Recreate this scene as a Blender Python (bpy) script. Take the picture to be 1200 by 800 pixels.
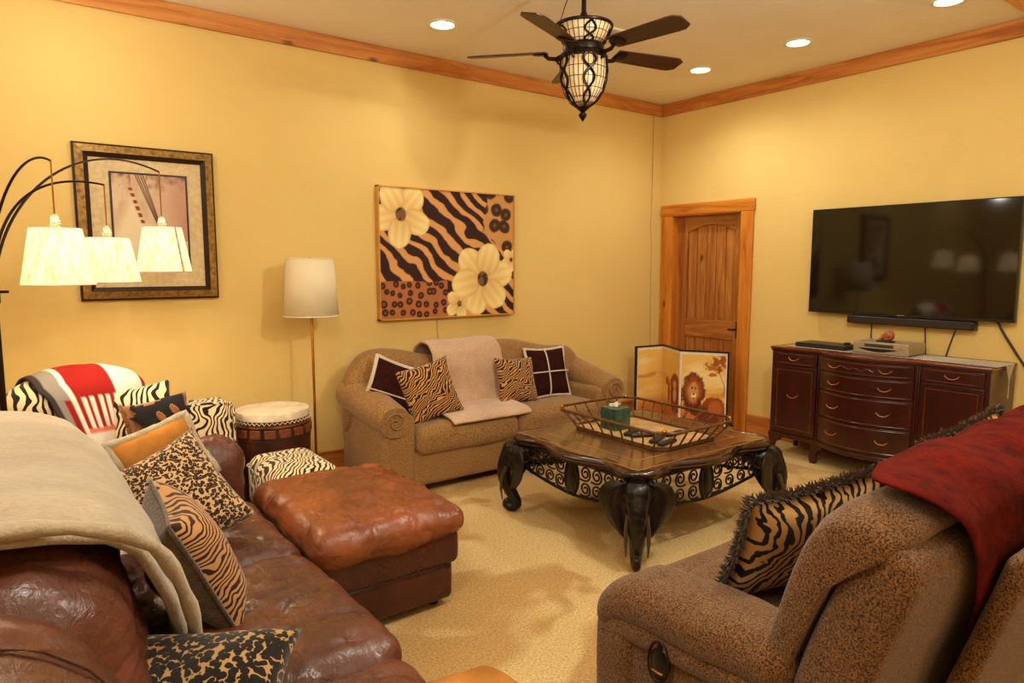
import bpy, math, random
import numpy as np
from mathutils import Vector, Matrix, noise
R = math.radians
PI = math.pi
for o in list(bpy.data.objects): bpy.data.objects.remove(o)
S = bpy.context.scene
COL = S.collection

# ------------------------------------------------------------------ camera, world, lights, exposure
cd = bpy.data.cameras.new('camera'); cam = bpy.data.objects.new('camera', cd); COL.objects.link(cam)
cd.sensor_width = 36; cd.lens = 24.0; cd.clip_start = 0.05
cam.location = (0, 0, 1.52)
cam.rotation_euler = (R(90 - 6.348), 0, R(53.2 - 90))
S.camera = cam
S.view_settings.view_transform = 'Standard'; S.view_settings.look = 'None'
S.view_settings.gamma = 1; S.view_settings.exposure = 0.70; S.view_settings.use_curve_mapping = False
W = bpy.data.worlds.new('world'); S.world = W; W.use_nodes = True
W.node_tree.nodes['Background'].inputs[0].default_value = (1, .8, .5, 1)
W.node_tree.nodes['Background'].inputs[1].default_value = 0.05
WARM = (0.94, 0.95, 0.88)
CAN_POS = [(2.45, 4.04), (4.67, 3.69), (4.67, 2.84), (4.67, 1.87), (0.35, 4.04), (2.45, 1.1), (0.35, 1.1), (-1.7, 4.04), (-1.7, 1.1), (2.45, -1.4), (4.67, -1.4), (0.35, -1.4)]  # visible cans first, then unseen ones added for room light
CAN_W = [14, 26, 9, 2, 5, 52, 28, 8, 18, 18, 1, 10]

def lamp_light(name, kind, loc, energy, color=WARM, size=.12, rot=(0, 0, 0), parent=None, spot=150, blend=.8):
    l = bpy.data.lights.new(name, kind); l.energy = energy; l.color = color
    if kind == 'SPOT': l.spot_size = R(spot); l.spot_blend = blend; l.shadow_soft_size = size
    elif kind == 'AREA': l.shape = 'DISK'; l.size = size
    else: l.shadow_soft_size = size
    o = bpy.data.objects.new(name, l); COL.objects.link(o); o.location = loc; o.rotation_euler = rot; o.parent = parent
    return o

# ------------------------------------------------------------------ helpers
def lin(c):
    c = [x / 255 for x in c[:3]]
    return tuple(x / 12.92 if x <= .04045 else ((x + .055) / 1.055) ** 2.4 for x in c)

class NT:
    def __init__(s, name, rough=.6, spec=.5, metal=0):
        s.m = bpy.data.materials.new(name); s.m.use_nodes = True
        s.t = s.m.node_tree; s.b = s.t.nodes['Principled BSDF']
        s.b.inputs['Roughness'].default_value = rough
        s.b.inputs['Specular IOR Level'].default_value = spec
        s.b.inputs['Metallic'].default_value = metal
        s.tc = s.t.nodes.new('ShaderNodeTexCoord').outputs['Object']
    def n(s, kind, **k):
        x = s.t.nodes.new('ShaderNode' + kind)
        for a, v in k.items():
            if a.startswith('i_'):
                x.inputs[a[2:].replace('_', ' ')].default_value = v
            else: setattr(x, a, v)
        return x
    def l(s, a, b): s.t.links.new(a, b)
    def map(s, scale=(1, 1, 1), rot=(0, 0, 0), src=None):
        x = s.n('Mapping'); x.inputs['Scale'].default_value = scale; x.inputs['Rotation'].default_value = rot
        s.l(src or s.tc, x.inputs[0]); return x.outputs[0]
    def noise(s, scale, detail=3, rough=.55, src=None, dist=0):
        x = s.n('TexNoise'); x.inputs['Scale'].default_value = scale; x.inputs['Detail'].default_value = detail
        x.inputs['Roughness'].default_value = rough; x.inputs['Distortion'].default_value = dist
        s.l(src or s.tc, x.inputs['Vector']); return x.outputs['Fac']
    def ramp(s, fac, stops, interp='LINEAR'):
        x = s.n('ValToRGB'); e = x.color_ramp; e.interpolation = interp
        while len(e.elements) < len(stops): e.elements.new(.5)
        for i, (p, c) in enumerate(stops):
            e.elements[i].position = p; e.elements[i].color = (*lin(c), 1)
        s.l(fac, x.inputs[0]); return x.outputs[0]
    def bump(s, h, strength=.3, dist=.01, prev=None):
        x = s.n('Bump'); x.inputs['Strength'].default_value = strength; x.inputs['Distance'].default_value = dist
        s.l(h, x.inputs['Height'])
        if prev: s.l(prev, x.inputs['Normal'])
        s.l(x.outputs[0], s.b.inputs['Normal']); return x.outputs[0]
    def warp(s, scale, amt, src=None):
        x = s.n('TexNoise'); x.inputs['Scale'].default_value = scale; x.inputs['Detail'].default_value = 2
        s.l(src or s.tc, x.inputs['Vector'])
        sub = s.n('VectorMath', operation='SUBTRACT'); sub.inputs[1].default_value = (.5, .5, .5); s.l(x.outputs['Color'], sub.inputs[0])
        sc = s.n('VectorMath', operation='SCALE'); sc.inputs['Scale'].default_value = amt; s.l(sub.outputs[0], sc.inputs[0])
        ad = s.n('VectorMath', operation='ADD'); s.l(src or s.tc, ad.inputs[0]); s.l(sc.outputs[0], ad.inputs[1])
        return ad.outputs[0]
    def color(s, c):
        if isinstance(c, (tuple, list)): s.b.inputs['Base Color'].default_value = (*lin(c), 1)
        else: s.l(c, s.b.inputs['Base Color'])
        return s

MATS = {}
def plain(name, c, rough=.6, metal=0, spec=.5, var=.08, scale=6, bump=0, bscale=60):
    m = NT(name, rough, spec, metal)
    d = tuple(max(0, x * (1 - var)) for x in c); b = tuple(min(255, x * (1 + var)) for x in c)
    m.color(m.ramp(m.noise(scale), [(.3, d), (.7, b)]))
    if bump: m.bump(m.noise(bscale, 4), bump, .004)
    MATS[name] = m.m; return m.m

def wood(name, dark, mid, light, axis='Z', rough=.35, scale=9, knots=False, coat=0):
    m = NT(name, rough)
    sc = {'X': (.09, 1, 1), 'Y': (1, .09, 1), 'Z': (1, 1, .09)}[axis]
    v = m.warp(2.5, .25, m.map(sc))
    f = m.noise(scale * 2.2, 6, .65, v, .6)
    col = m.ramp(f, [(.3, dark), (.5, mid), (.72, light)])
    if knots:
        sc2 = {'X': (.5, 1, 1), 'Y': (1, .5, 1), 'Z': (1, 1, .5)}[axis]
        k = m.n('TexVoronoi'); k.inputs['Scale'].default_value = 5.2; m.l(m.warp(8, .05, m.map(sc2)), k.inputs['Vector'])
        kr = m.ramp(k.outputs['Distance'], [(.05, (70, 70, 70)), (.13, (255, 255, 255))])
        mx = m.n('MixRGB', blend_type='MULTIPLY'); mx.inputs[0].default_value = .75
        m.l(col, mx.inputs[1]); m.l(kr, mx.inputs[2]); col = mx.outputs[0]
    m.color(col); m.bump(f, .12, .003)
    m.b.inputs['Coat Weight'].default_value = coat; m.b.inputs['Coat Roughness'].default_value = .15
    MATS[name] = m.m; return m.m

def fabric(name, c1, c2, scale=140, rough=.95, bump=.5, c3=None):
    m = NT(name, rough, .2)
    f = m.noise(scale, 3, .7)
    st = [(.38, c1), (.62, c2)]
    col = m.ramp(f, st)
    g = m.noise(3.5, 3)
    mx = m.n('MixRGB', blend_type='MULTIPLY'); mx.inputs[0].default_value = .5
    m.l(col, mx.inputs[1]); m.l(m.ramp(g, [(.3, (205, 200, 195)), (.7, (255, 255, 255))]), mx.inputs[2])
    m.color(mx.outputs[0]); m.bump(f, bump, .004)
    m.b.inputs['Sheen Weight'].default_value = .25; m.b.inputs['Sheen Roughness'].default_value = .4
    MATS[name] = m.m; return m.m

def leather(name, c, rough=.32):
    m = NT(name, rough, .5)
    d = tuple(x * .72 for x in c); b = tuple(min(255, x * 1.18) for x in c)
    m.color(m.ramp(m.noise(3, 5, .6), [(.3, d), (.7, b)]))
    w = m.noise(1, 5, .62, m.warp(3, .5, m.map((7, 2.5, 7), (0, 0, .5))), 1.2)
    p = m.bump(w, .32, .03)
    vo = m.n('TexVoronoi'); vo.inputs['Scale'].default_value = 220; m.l(m.tc, vo.inputs['Vector'])
    m.bump(vo.outputs['Distance'], .12, .002, p)
    m.l(m.ramp(m.noise(9, 3), [(.3, (128, 128, 128)), (.8, (180, 180, 180))]), m.b.inputs['Roughness'])
    MATS[name] = m.m; return m.m

def zebra(name, light, dark, scale=11, dist=6, rot=0, thr=.47, detail=1.2, ds=1.0):
    m = NT(name, .9, .2)
    v = m.warp(3.2, .22, m.map((1, 1, 1), (0, 0, rot)))
    w = m.n('TexWave', wave_type='BANDS', bands_direction='X')
    w.inputs['Scale'].default_value = scale; w.inputs['Distortion'].default_value = dist
    w.inputs['Detail'].default_value = detail; w.inputs['Detail Scale'].default_value = ds
    m.l(v, w.inputs['Vector'])
    m.color(m.ramp(w.outputs['Fac'], [(thr - .05, dark), (thr + .05, light)]))
    m.bump(m.noise(160), .25, .003)
    m.b.inputs['Sheen Weight'].default_value = .2
    MATS[name] = m.m; return m.m

def leopard(name, base, ring, scale=30, inner=None, lo=.18, hi=.42):
    m = NT(name, .95, .2)
    v = m.warp(22, .035)
    vo = m.n('TexVoronoi'); vo.inputs['Scale'].default_value = scale; m.l(v, vo.inputs['Vector'])
    inner = inner or tuple(x * .6 for x in base)
    col = m.ramp(vo.outputs['Distance'], [(lo - .04, inner), (lo, ring), (hi, ring), (hi + .06, base)])
    m.color(col); m.bump(m.noise(180), .4, .004)
    m.b.inputs['Sheen Weight'].default_value = .3
    MATS[name] = m.m; return m.m

def printed(name, rough=.6, bump=.1, bs=200, coat=0):
    m = NT(name, rough, .3)
    a = m.n('VertexColor'); a.layer_name = 'Col'
    m.color(a.outputs[0]); m.bump(m.noise(bs), bump, .002)
    m.b.inputs['Coat Weight'].default_value = coat
    MATS[name] = m.m; return m.m

def fleece(name, c, var=.12, scale=55):
    m = NT(name, 1, .1)
    f = m.noise(scale, 5, .7)
    g = m.noise(5, 3)
    d = tuple(x * (1 - var) for x in c)
    mx = m.n('MixRGB', blend_type='MULTIPLY'); mx.inputs[0].default_value = .6
    m.l(m.ramp(f, [(.3, d), (.65, c)]), mx.inputs[1]); m.l(m.ramp(g, [(.3, (215, 205, 190)), (.7, (255, 255, 255))]), mx.inputs[2])
    m.color(mx.outputs[0]); m.bump(f, .8, .01)
    m.b.inputs['Sheen Weight'].default_value = .5
    MATS[name] = m.m; return m.m

# ---- mesh builders (each returns (verts, faces))
def box(x0, x1, y0, y1, z0, z1):
    v = [(x, y, z) for x in (x0, x1) for y in (y0, y1) for z in (z0, z1)]
    f = [(0, 1, 3, 2), (4, 6, 7, 5), (0, 4, 5, 1), (2, 3, 7, 6), (0, 2, 6, 4), (1, 5, 7, 3)]
    return np.array(v, float), f

def softbox(x0, x1, y0, y1, z0, z1, r=.05, n=8, puff=(0, 0, 0), amp=0, ns=4, seed=0, pw=.8, crease=0, cs=(6, 3, 6)):
    c = np.array([(x0 + x1) / 2, (y0 + y1) / 2, (z0 + z1) / 2]); h = np.array([(x1 - x0) / 2, (y1 - y0) / 2, (z1 - z0) / 2])
    r = min(r, min(h) * .98)
    ax = []
    for a in range(3):
        i = h[a] - r; mid = list(np.linspace(-i, i, n + 1))
        ax.append([-h[a], -h[a] + .3 * r, -h[a] + .65 * r] + mid + [h[a] - .65 * r, h[a] - .3 * r, h[a]])
    V = []; idx = {}; F = []
    def vid(p):
        k = tuple(round(q, 5) for q in p)
        if k not in idx: idx[k] = len(V); V.append(p)
        return idx[k]
    for a in range(3):
        b, d = (a + 1) % 3, (a + 2) % 3
        for s in (-1, 1):
            for i in range(len(ax[b]) - 1):
                for j in range(len(ax[d]) - 1):
                    q = []
                    for (u, w) in ((i, j), (i + 1, j), (i + 1, j + 1), (i, j + 1)):
                        p = [0, 0, 0]; p[a] = s * h[a]; p[b] = ax[b][u]; p[d] = ax[d][w]; q.append(vid(tuple(p)))
                    F.append(tuple(q if s > 0 else q[::-1]))
    out = []
    for p in V:
        p = np.array(p); inn = h - r; cl = np.clip(p, -inn, inn); e = p - cl; L = np.linalg.norm(e)
        q = cl + e / L * r; nrm = e / L
        for a in range(3):
            if puff[a]:
                b, d = (a + 1) % 3, (a + 2) % 3
                k = max(0, math.cos(PI / 2 * p[b] / h[b])) ** pw * max(0, math.cos(PI / 2 * p[d] / h[d])) ** pw
                q[a] += puff[a] * k * q[a]
        q = q + c
        if amp:
            t = noise.noise(Vector(q * ns) + Vector((seed, seed * 2, 0))) + .5 * noise.noise(Vector(q * ns * 2.3) + Vector((seed, 3, seed)))
            q = q + nrm * amp * t
        if crease:
            w_ = Vector((q[0] * cs[0], q[1] * cs[1], q[2] * cs[2])) + Vector((seed, 1.7 * seed, 0))
            w_ = w_ + .6 * noise.noise_vector(w_ * .6)
            a_ = abs(noise.noise(w_)); b_ = abs(noise.noise(w_ * 2.1 + Vector((5, 0, 0))))
            q = q - nrm * crease * (max(0, 1 - a_ / .09) ** 1.5 + .5 * max(0, 1 - b_ / .1) ** 1.5 - .4 * a_)
        out.append(q)
    return np.array(out), F

def loft(rings, closed=True, caps=True):
    k = len(rings[0]); V = np.array([p for r_ in rings for p in r_], float); F = []
    for i in range(len(rings) - 1):
        for j in range(k if closed else k - 1):
            a = i * k + j; b = i * k + (j + 1) % k
            F.append((a, b, b + k, a + k))
    if caps and closed:
        F.append(tuple(range(k))[::-1]); F.append(tuple(range((len(rings) - 1) * k, len(rings) * k)))
    return V, F

def tube(pts, rad, k=8, closed=False, flat=1):
    pts = [Vector(p) for p in pts]; n = len(pts)
    rad = rad if isinstance(rad, (list, tuple, np.ndarray)) else [rad] * n
    rings = []; prev = None
    for i, p in enumerate(pts):
        if closed: t = pts[(i + 1) % n] - pts[i - 1]
        else: t = pts[min(i + 1, n - 1)] - pts[max(i - 1, 0)]
        t = t.normalized() if t.length > 1e-9 else Vector((0, 0, 1))
        if prev is None:
            prev = t.orthogonal().normalized()
        a = prev - t * prev.dot(t); a = a.normalized() if a.length > 1e-6 else t.orthogonal().normalized()
        prev = a; b = t.cross(a)
        rings.append([tuple(p + (a * math.cos(2 * PI * j / k) + b * math.sin(2 * PI * j / k) * flat) * rad[i]) for j in range(k)])
    if closed:
        V = np.array([q for r_ in rings for q in r_], float); F = []
        for i in range(n):
            for j in range(k):
                i2 = (i + 1) % n
                F.append((i * k + j, i * k + (j + 1) % k, i2 * k + (j + 1) % k, i2 * k + j))
        return V, F
    return loft(rings)

def lathe(prof, k=32, c=(0, 0, 0)):
    rings = [[(c[0] + r_ * math.cos(2 * PI * j / k), c[1] + r_ * math.sin(2 * PI * j / k), c[2] + z) for j in range(k)] for r_, z in prof]
    return loft(rings)

def ellipsoid(c, r_, k=16, m=10, rot=None):
    rings = []
    for i in range(1, m):
        a = PI * i / m
        rings.append([(r_[0] * math.sin(a) * math.cos(2 * PI * j / k), r_[1] * math.sin(a) * math.sin(2 * PI * j / k), -r_[2] * math.cos(a)) for j in range(k)])
    V, F = loft(rings)
    if rot is not None: V = V @ np.array(rot).T
    return V + np.array(c), F

def prism(poly, axis, a, b):
    """poly of 2D points extruded on axis from a to b"""
    def pt(p, t):
        if axis == 'X': return (t, p[0], p[1])
        if axis == 'Y': return (p[0], t, p[1])
        return (p[0], p[1], t)
    return loft([[pt(p, a) for p in poly], [pt(p, b) for p in poly]])

def sheet(f, nu, nv):
    V = np.array([f(i / nu, j / nv) for i in range(nu + 1) for j in range(nv + 1)], float)
    F = [(i * (nv + 1) + j, (i + 1) * (nv + 1) + j, (i + 1) * (nv + 1) + j + 1, i * (nv + 1) + j + 1) for i in range(nu) for j in range(nv)]
    return V, F

def join(*l):
    V = []; F = []; o = 0
    for v, f in l:
        V.append(np.asarray(v, float)); F += [tuple(i + o for i in q) for q in f]; o += len(v)
    return np.vstack(V), F

def xf(vf, M):
    v, f = vf; M = np.array(M)
    return v @ M[:3, :3].T + M[:3, 3], f

ORG = Vector((0, 0, 0))
def tag(o, label=None, cat=None, group=None, kind=None):
    if label: o['label'] = label
    if cat: o['category'] = cat
    if group: o['group'] = group
    if kind: o['kind'] = kind
    return o

def part(name, vf, m, parent=None, smooth=True, local=False, bevel=0, solid=0, sub=0, angle=None, colors=None, label=None, kind=None, remesh=0, fixn=True):
    v, f = vf
    v = np.asarray(v, float)
    if not local: v = v - np.array(ORG)
    me = bpy.data.meshes.new(name); me.from_pydata([tuple(p) for p in v], [], [tuple(q) for q in f])
    if fixn:
        import bmesh
        bm = bmesh.new(); bm.from_mesh(me); bmesh.ops.recalc_face_normals(bm, faces=bm.faces); bm.to_mesh(me); bm.free()
    me.materials.append(m if not isinstance(m, str) else MATS[m])
    if colors is not None:
        a = me.color_attributes.new('Col', 'FLOAT_COLOR', 'POINT')
        cc = np.ones((len(v), 4), np.float32); cc[:, :3] = colors; a.data.foreach_set('color', cc.ravel())
    if smooth:
        me.polygons.foreach_set('use_smooth', [True] * len(me.polygons))
        if smooth != 'all': me.set_sharp_from_angle(angle=R(angle or 40))
    me.update()
    o = bpy.data.objects.new(name, me); COL.objects.link(o); o.parent = parent
    if parent is None and not local: o.location = ORG
    if remesh:
        r_ = o.modifiers.new('r', 'REMESH'); r_.mode = 'VOXEL'; r_.voxel_size = remesh; r_.use_smooth_shade = True
        q = o.modifiers.new('s', 'SMOOTH'); q.iterations = 5; q.factor = .6
    if solid:
        q = o.modifiers.new('solid', 'SOLIDIFY'); q.thickness = solid; q.offset = 0
    if bevel:
        q = o.modifiers.new('bevel', 'BEVEL'); q.width = bevel; q.segments = 2; q.limit_method = 'ANGLE'; q.angle_limit = R(40)
    if sub:
        q = o.modifiers.new('sub', 'SUBSURF'); q.levels = sub; q.render_levels = sub
    tag(o, label, None, None, kind)
    return o

def thing(name, label, cat, loc=(0, 0, 0), group=None):
    global ORG
    o = bpy.data.objects.new(name, None); COL.objects.link(o); o.location = loc; o.empty_display_size = .1
    ORG = Vector(loc); return tag(o, label, cat, group)

def setorg(p=(0, 0, 0)):
    global ORG
    ORG = Vector(p)

def struct(name, vf, m, smooth=False, bevel=0, parent=None):
    setorg((0, 0, 0))
    o = part(name, vf, m, parent, smooth=smooth, bevel=bevel)
    if parent is None: o['kind'] = 'structure'
    return o

def dup(root, loc=None):
    r_ = root.copy(); COL.objects.link(r_)
    if loc is not None: r_.location = loc
    for ch in list(root.children):
        c = ch.copy(); COL.objects.link(c); c.parent = r_
        for g in ch.children:
            d = g.copy(); COL.objects.link(d); d.parent = c
    return r_

# ------------------------------------------------------------------ materials
m = NT('wall_paint', .75, .25)
m.color(m.ramp(m.noise(1.2, 4), [(.3, (228, 194, 116)), (.7, (234, 201, 124))])); m.bump(m.noise(26, 5, .6), .16, .01); MATS['wall_paint'] = m.m
m = NT('ceiling_paint', .85, .2)
m.color(m.ramp(m.noise(1.5, 4), [(.3, (242, 230, 206)), (.7, (248, 238, 218))])); m.bump(m.noise(40, 4), .3, .01); MATS['ceiling_paint'] = m.m
m = NT('carpet', 1, .05)
f1 = m.noise(95, 4, .75); f2 = m.noise(1.6, 2, .5, m.warp(1.2, .7), .8)
c1 = m.ramp(f1, [(.3, (190, 148, 88)), (.6, (246, 214, 152))])
mx = m.n('MixRGB', blend_type='MULTIPLY'); mx.inputs[0].default_value = .65
m.l(c1, mx.inputs[1]); m.l(m.ramp(f2, [(.42, (212, 184, 150)), (.5, (255, 255, 255))]), mx.inputs[2])  # broad patches: nap sheen of the vacuum marks put into the colour
m.color(mx.outputs[0]); m.bump(f1, .9, .012); MATS['carpet'] = m.m
wood('pine_trim_x', (168, 92, 34), (206, 130, 58), (226, 160, 84), 'X', .4, 8, True)
wood('pine_trim_y', (158, 82, 28), (198, 120, 50), (220, 150, 74), 'Y', .4, 8, True)
wood('pine_casing', (170, 88, 22), (206, 124, 38), (228, 154, 62), 'Z', .35, 8, True)
wood('pine_casing_y', (170, 88, 22), (206, 124, 38), (228, 154, 62), 'Y', .35, 8, True)
wood('pine_door', (124, 66, 24), (172, 104, 44), (202, 136, 66), 'Z', .35, 9, True)
wood('pine_door_y', (124, 66, 24), (172, 104, 44), (202, 136, 66), 'Y', .35, 9, True)
wood('cherry', (34, 4, 2), (52, 6, 3), (68, 11, 5), 'Z', .3, 8, False, .3)
wood('cherry_top', (64, 16, 6), (96, 30, 10), (122, 44, 16), 'Y', .25, 8, False, .4)
wood('walnut_edge', (26, 10, 5), (48, 20, 9), (74, 34, 14), 'X', .22, 8, False, .6)
wood('table_field', (70, 42, 22), (98, 62, 34), (120, 82, 48), 'X', .24, 6, False, .5)
wood('fan_blade', (40, 20, 10), (66, 34, 16), (86, 48, 22), 'X', .4, 9)
plain('inlay', (150, 104, 56), .3)
plain('tray_floor', (196, 158, 104), .25, 0, .5, .12, 10)
plain('black_bronze', (26, 18, 14), .34, .35, .6, .35, 24, .55, 48)
plain('iron', (30, 18, 12), .45, .5, .5, .2)
plain('rattan_iron', (104, 68, 36), .45, .35, .5, .2, 30)
plain('dark_bronze', (38, 22, 14), .35, .7, .5, .2)
plain('brass', (190, 130, 54), .25, 1, .5, .1)
plain('pull_metal', (196, 140, 92), .3, 1, .5, .1)
plain('black_plastic', (14, 11, 11), .35)
plain('grey_rubber', (60, 56, 52), .6)
plain('silver_plastic', (176, 158, 128), .35, .3)
plain('white_card', (240, 228, 205), .8)
plain('can_trim', (238, 226, 200), .5)
plain('gold_frame', (150, 116, 58), .38, .55, .5, .25, 40)
plain('frame_dark', (44, 22, 10), .4, .2)
plain('mat_board', (216, 192, 146), .9, 0, .2, .06, 30)
plain('canvas_edge', (212, 156, 78), .5, .3)
plain('screen_frame', (26, 12, 10), .35)
plain('suede', (176, 116, 52), .95, 0, .1, .14, 6, .4, 150)
plain('dark_plaid', (50, 20, 14), .95, 0, .1, .18, 40, .5, 200)
plain('cord_black', (40, 22, 14), .6)
plain('cord_wall', (200, 160, 96), .6)
plain('drum_hide', (226, 208, 178), .6, 0, .3, .09, 12)
plain('drum_shell', (58, 22, 14), .35, 0, .5, .3, 8)
plain('drum_block', (112, 58, 28), .4, 0, .5, .25, 20)
plain('soapstone', (142, 72, 40), .3, 0, .5, .3, 30)
plain('soapstone_pale', (204, 152, 92), .35, 0, .5, .3, 30)
plain('black_cloth', (20, 17, 16), .95)
plain('tusk_dark', (70, 52, 38), .3)
fleece('cream_fleece', (198, 178, 146), .1)
fleece('pink_throw', (226, 186, 150), .12, 80)
fleece('white_trim', (244, 226, 200), .12, 90)
fleece('red_throw', (106, 22, 10), .5, 12); MATS['red_throw'].node_tree.nodes['Principled BSDF'].inputs['Sheen Weight'].default_value = 0
fleece('lace', (226, 206, 168), .4, 130)
fleece('orange_fringe', (190, 118, 56), .4, 120)
fleece('brown_fringe', (104, 70, 34), .5, 60)
fabric('sofa_tweed', (120, 84, 48), (190, 144, 88), 150)
fabric('chenille', (44, 25, 14), (156, 110, 66), 210, .95, 1.0)
leather('leather_brown', (96, 52, 36))
leather('leather_dark', (66, 26, 18))
leather('leather_tan', (134, 70, 36))
zebra('zebra_cream', (238, 212, 164), (34, 24, 18), 13, 9, .5, .4)
zebra('zebra_chair', (238, 212, 164), (34, 24, 18), 10, 8, .2, .4)
zebra('zebra_gold', (206, 150, 88), (44, 20, 12), 17, 10, .9, .58, 1.2)
zebra('tiger_tan', (190, 138, 84), (48, 22, 14), 17, 9, 1.2, .42)
zebra('tiger_fur', (216, 168, 98), (26, 14, 8), 11, 7, .4, .4, 2, 1.6)
leopard('leopard_small', (208, 170, 122), (46, 26, 16), 84, (120, 76, 44), .22, .54)
leopard('leopard_big', (176, 136, 84), (22, 12, 8), 66, (44, 26, 16), .12, .62)
printed('canvas_print', .7, .2, 260)
printed('paper_print', .8, .05, 200, .25)
printed('screen_print', .7)
printed('knit_print', .95, .6, 150)
m = NT('marble_green', .3); m.color(m.ramp(m.noise(18, 6, .7, None, 2.5), [(.35, (20, 40, 32)), (.55, (52, 84, 68)), (.72, (110, 130, 100))])); MATS['marble_green'] = m.m
m = NT('tv_screen', .06, .55); m.color((6, 5, 5)); m.b.inputs['Coat Weight'].default_value = 0; MATS['tv_screen'] = m.m
m = NT('shade_lit', .9, .1)
f = m.noise(1, 5, .7, m.map((70, 70, 12)))
m.color(m.ramp(f, [(.3, (190, 146, 92)), (.6, (246, 226, 186))]))
m.l(m.ramp(f, [(.3, (236, 160, 86)), (.6, (255, 226, 168))]), m.b.inputs['Emission Color']); m.b.inputs['Emission Strength'].default_value = .95
m.b.inputs['Transmission Weight'].default_value = .0; m.bump(f, .4, .003); MATS['shade_lit'] = m.m
m = NT('shade_off', .9, .1); m.color((236, 220, 184)); m.bump(m.noise(200), .2, .002)
m.b.inputs['Subsurface Weight'].default_value = 0; MATS['shade_off'] = m.m
m = NT('bulb_glow', .5); m.color((255, 240, 210)); m.b.inputs['Emission Color'].default_value = (1, .86, .6, 1); m.b.inputs['Emission Strength'].default_value = 9; MATS['bulb_glow'] = m.m
m = NT('leaded_glass', .25, .5); m.color(m.ramp(m.noise(14), [(.3, (214, 178, 122)), (.7, (246, 222, 176))])); m.b.inputs['Alpha'].default_value = 1
m.b.inputs['Emission Color'].default_value = (1, .74, .42, 1); m.b.inputs['Emission Strength'].default_value = .0; MATS['leaded_glass'] = m.m
m = NT('picture_glass', .03, .5); m.color((255, 255, 255)); m.b.inputs['Transmission Weight'].default_value = 1; m.b.inputs['IOR'].default_value = 1.3; MATS['picture_glass'] = m.m
m = NT('clear_glass', .05, .5); m.color((235, 235, 235)); m.b.inputs['Transmission Weight'].default_value = .9; MATS['clear_glass'] = m.m

# ------------------------------------------------------------------ room shell
XR, YL, H = 5.40, 4.72, 3.10
X0, Y0 = -3.2, -2.6
struct('floor', box(X0, XR + .3, Y0, YL, -.1, 0), 'carpet')
struct('ceiling', box(X0, XR, Y0, YL, H, H + .1), 'ceiling_paint')
struct('wall_left', box(X0 - .1, XR + .3, YL, YL + .1, 0, H), 'wall_paint')
DY0, DY1, DZ = 3.75, 4.535, 2.005
struct('wall_right', join(box(XR, XR + .12, Y0, DY0, 0, H), box(XR, XR + .12, DY1, YL, 0, H), box(XR, XR + .12, DY0, DY1, DZ, H)), 'wall_paint')
struct('wall_back', box(X0, XR, Y0 - .1, Y0, 0, H), 'wall_paint')
struct('wall_side', box(X0 - .1, X0, Y0, YL, 0, H), 'wall_paint')
struct('trim_1', box(X0, XR - .028, YL - .028, YL, H - .115, H), 'pine_trim_x', bevel=.006)
struct('trim_2', box(XR - .028, XR, Y0, YL, H - .115, H), 'pine_trim_y', bevel=.006)
struct('trim_3', box(4.0, XR - .03, 1.2, 1.57, H - .1, H), 'pine_trim_x', bevel=.006)
struct('baseboard_right', join(box(XR - .022, XR, Y0, 3.62, 0, .17), box(XR - .028, XR, Y0, 3.62, .155, .175)), 'pine_trim_y', bevel=.004)
struct('baseboard_left', join(box(X0, XR - .022, YL - .022, YL, 0, .17), box(X0, XR - .03, YL - .028, YL, .155, .175)), 'pine_trim_x', bevel=.004)
# door casing and door
cas = struct('trim_4', box(XR - .03, XR, DY1, DY1 + .135, 0, DZ), 'pine_casing', bevel=.008)
struct('trim_5', box(XR - .03, XR, DY0 - .125, DY0, 0, DZ), 'pine_casing', bevel=.008)
struct('trim_6', box(XR - .032, XR, DY0 - .135, DY1 + .145, DZ, DZ + .11), 'pine_casing_y', bevel=.008)
struct('trim_7', join(box(XR - .02, XR + .125, DY1 - .006, DY1 + .01, 0, DZ), box(XR - .02, XR + .125, DY0 - .01, DY0 + .006, 0, DZ), box(XR - .02, XR + .125, DY0, DY1, DZ - .006, DZ + .01)), 'pine_casing')
struct('wall_hall', box(XR + .2, XR + .26, 3.3, 4.72, 0, 2.4), 'wall_paint')
door = struct('door_1', box(XR + .1, XR + .13, DY0 + .008, DY1 - .008, .01, DZ - .008), 'pine_door')
xs, xe = XR + .075, XR + .1
def dpart(n, vf, mm='pine_door', bev=.005): return struct(n, vf, mm, parent=door, bevel=bev)
dpart('stile', box(xs, xe, DY0 + .003, DY0 + .115, .01, DZ - .003)); dpart('stile', box(xs, xe, DY1 - .115, DY1 - .003, .01, DZ - .003))
dpart('rail', box(xs, xe, DY0 + .115, DY1 - .115, .01, .22), 'pine_door_y'); dpart('rail', box(xs, xe, DY0 + .115, DY1 - .115, .82, 1.0), 'pine_door_y')
ya, yb = DY0 + .115, DY1 - .115
arch = [(ya, DZ - .003), (yb, DZ - .003)] + [(yb + (ya - yb) * t, 1.84 + .07 * math.sin(PI * t)) for t in np.linspace(0, 1, 13)]
dpart('arched_rail', prism(arch, 'X', xs, xe), 'pine_door_y')
for z0, z1 in ((.22, .82), (1.0, 1.84)):
    for k in range(5):
        y0 = ya + (yb - ya) * k / 5
        zt = z1 + (.065 * math.sin(PI * (k + .5) / 5) if z1 > 1 else 0)
        dpart('plank', box(xs + .012, xe, y0 + .003, y0 + (yb - ya) / 5 - .003, z0, zt), 'pine_door', .004)
hd = dpart('door_handle', join(box(xs - .008, xs, DY0 + .035, DY0 + .08, .84, 1.0), tube([(xs - .005, DY0 + .057, .93), (xs - .05, DY0 + .057, .93), (xs - .055, DY0 + .13, .925)], .009)), 'iron', .002)

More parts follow.
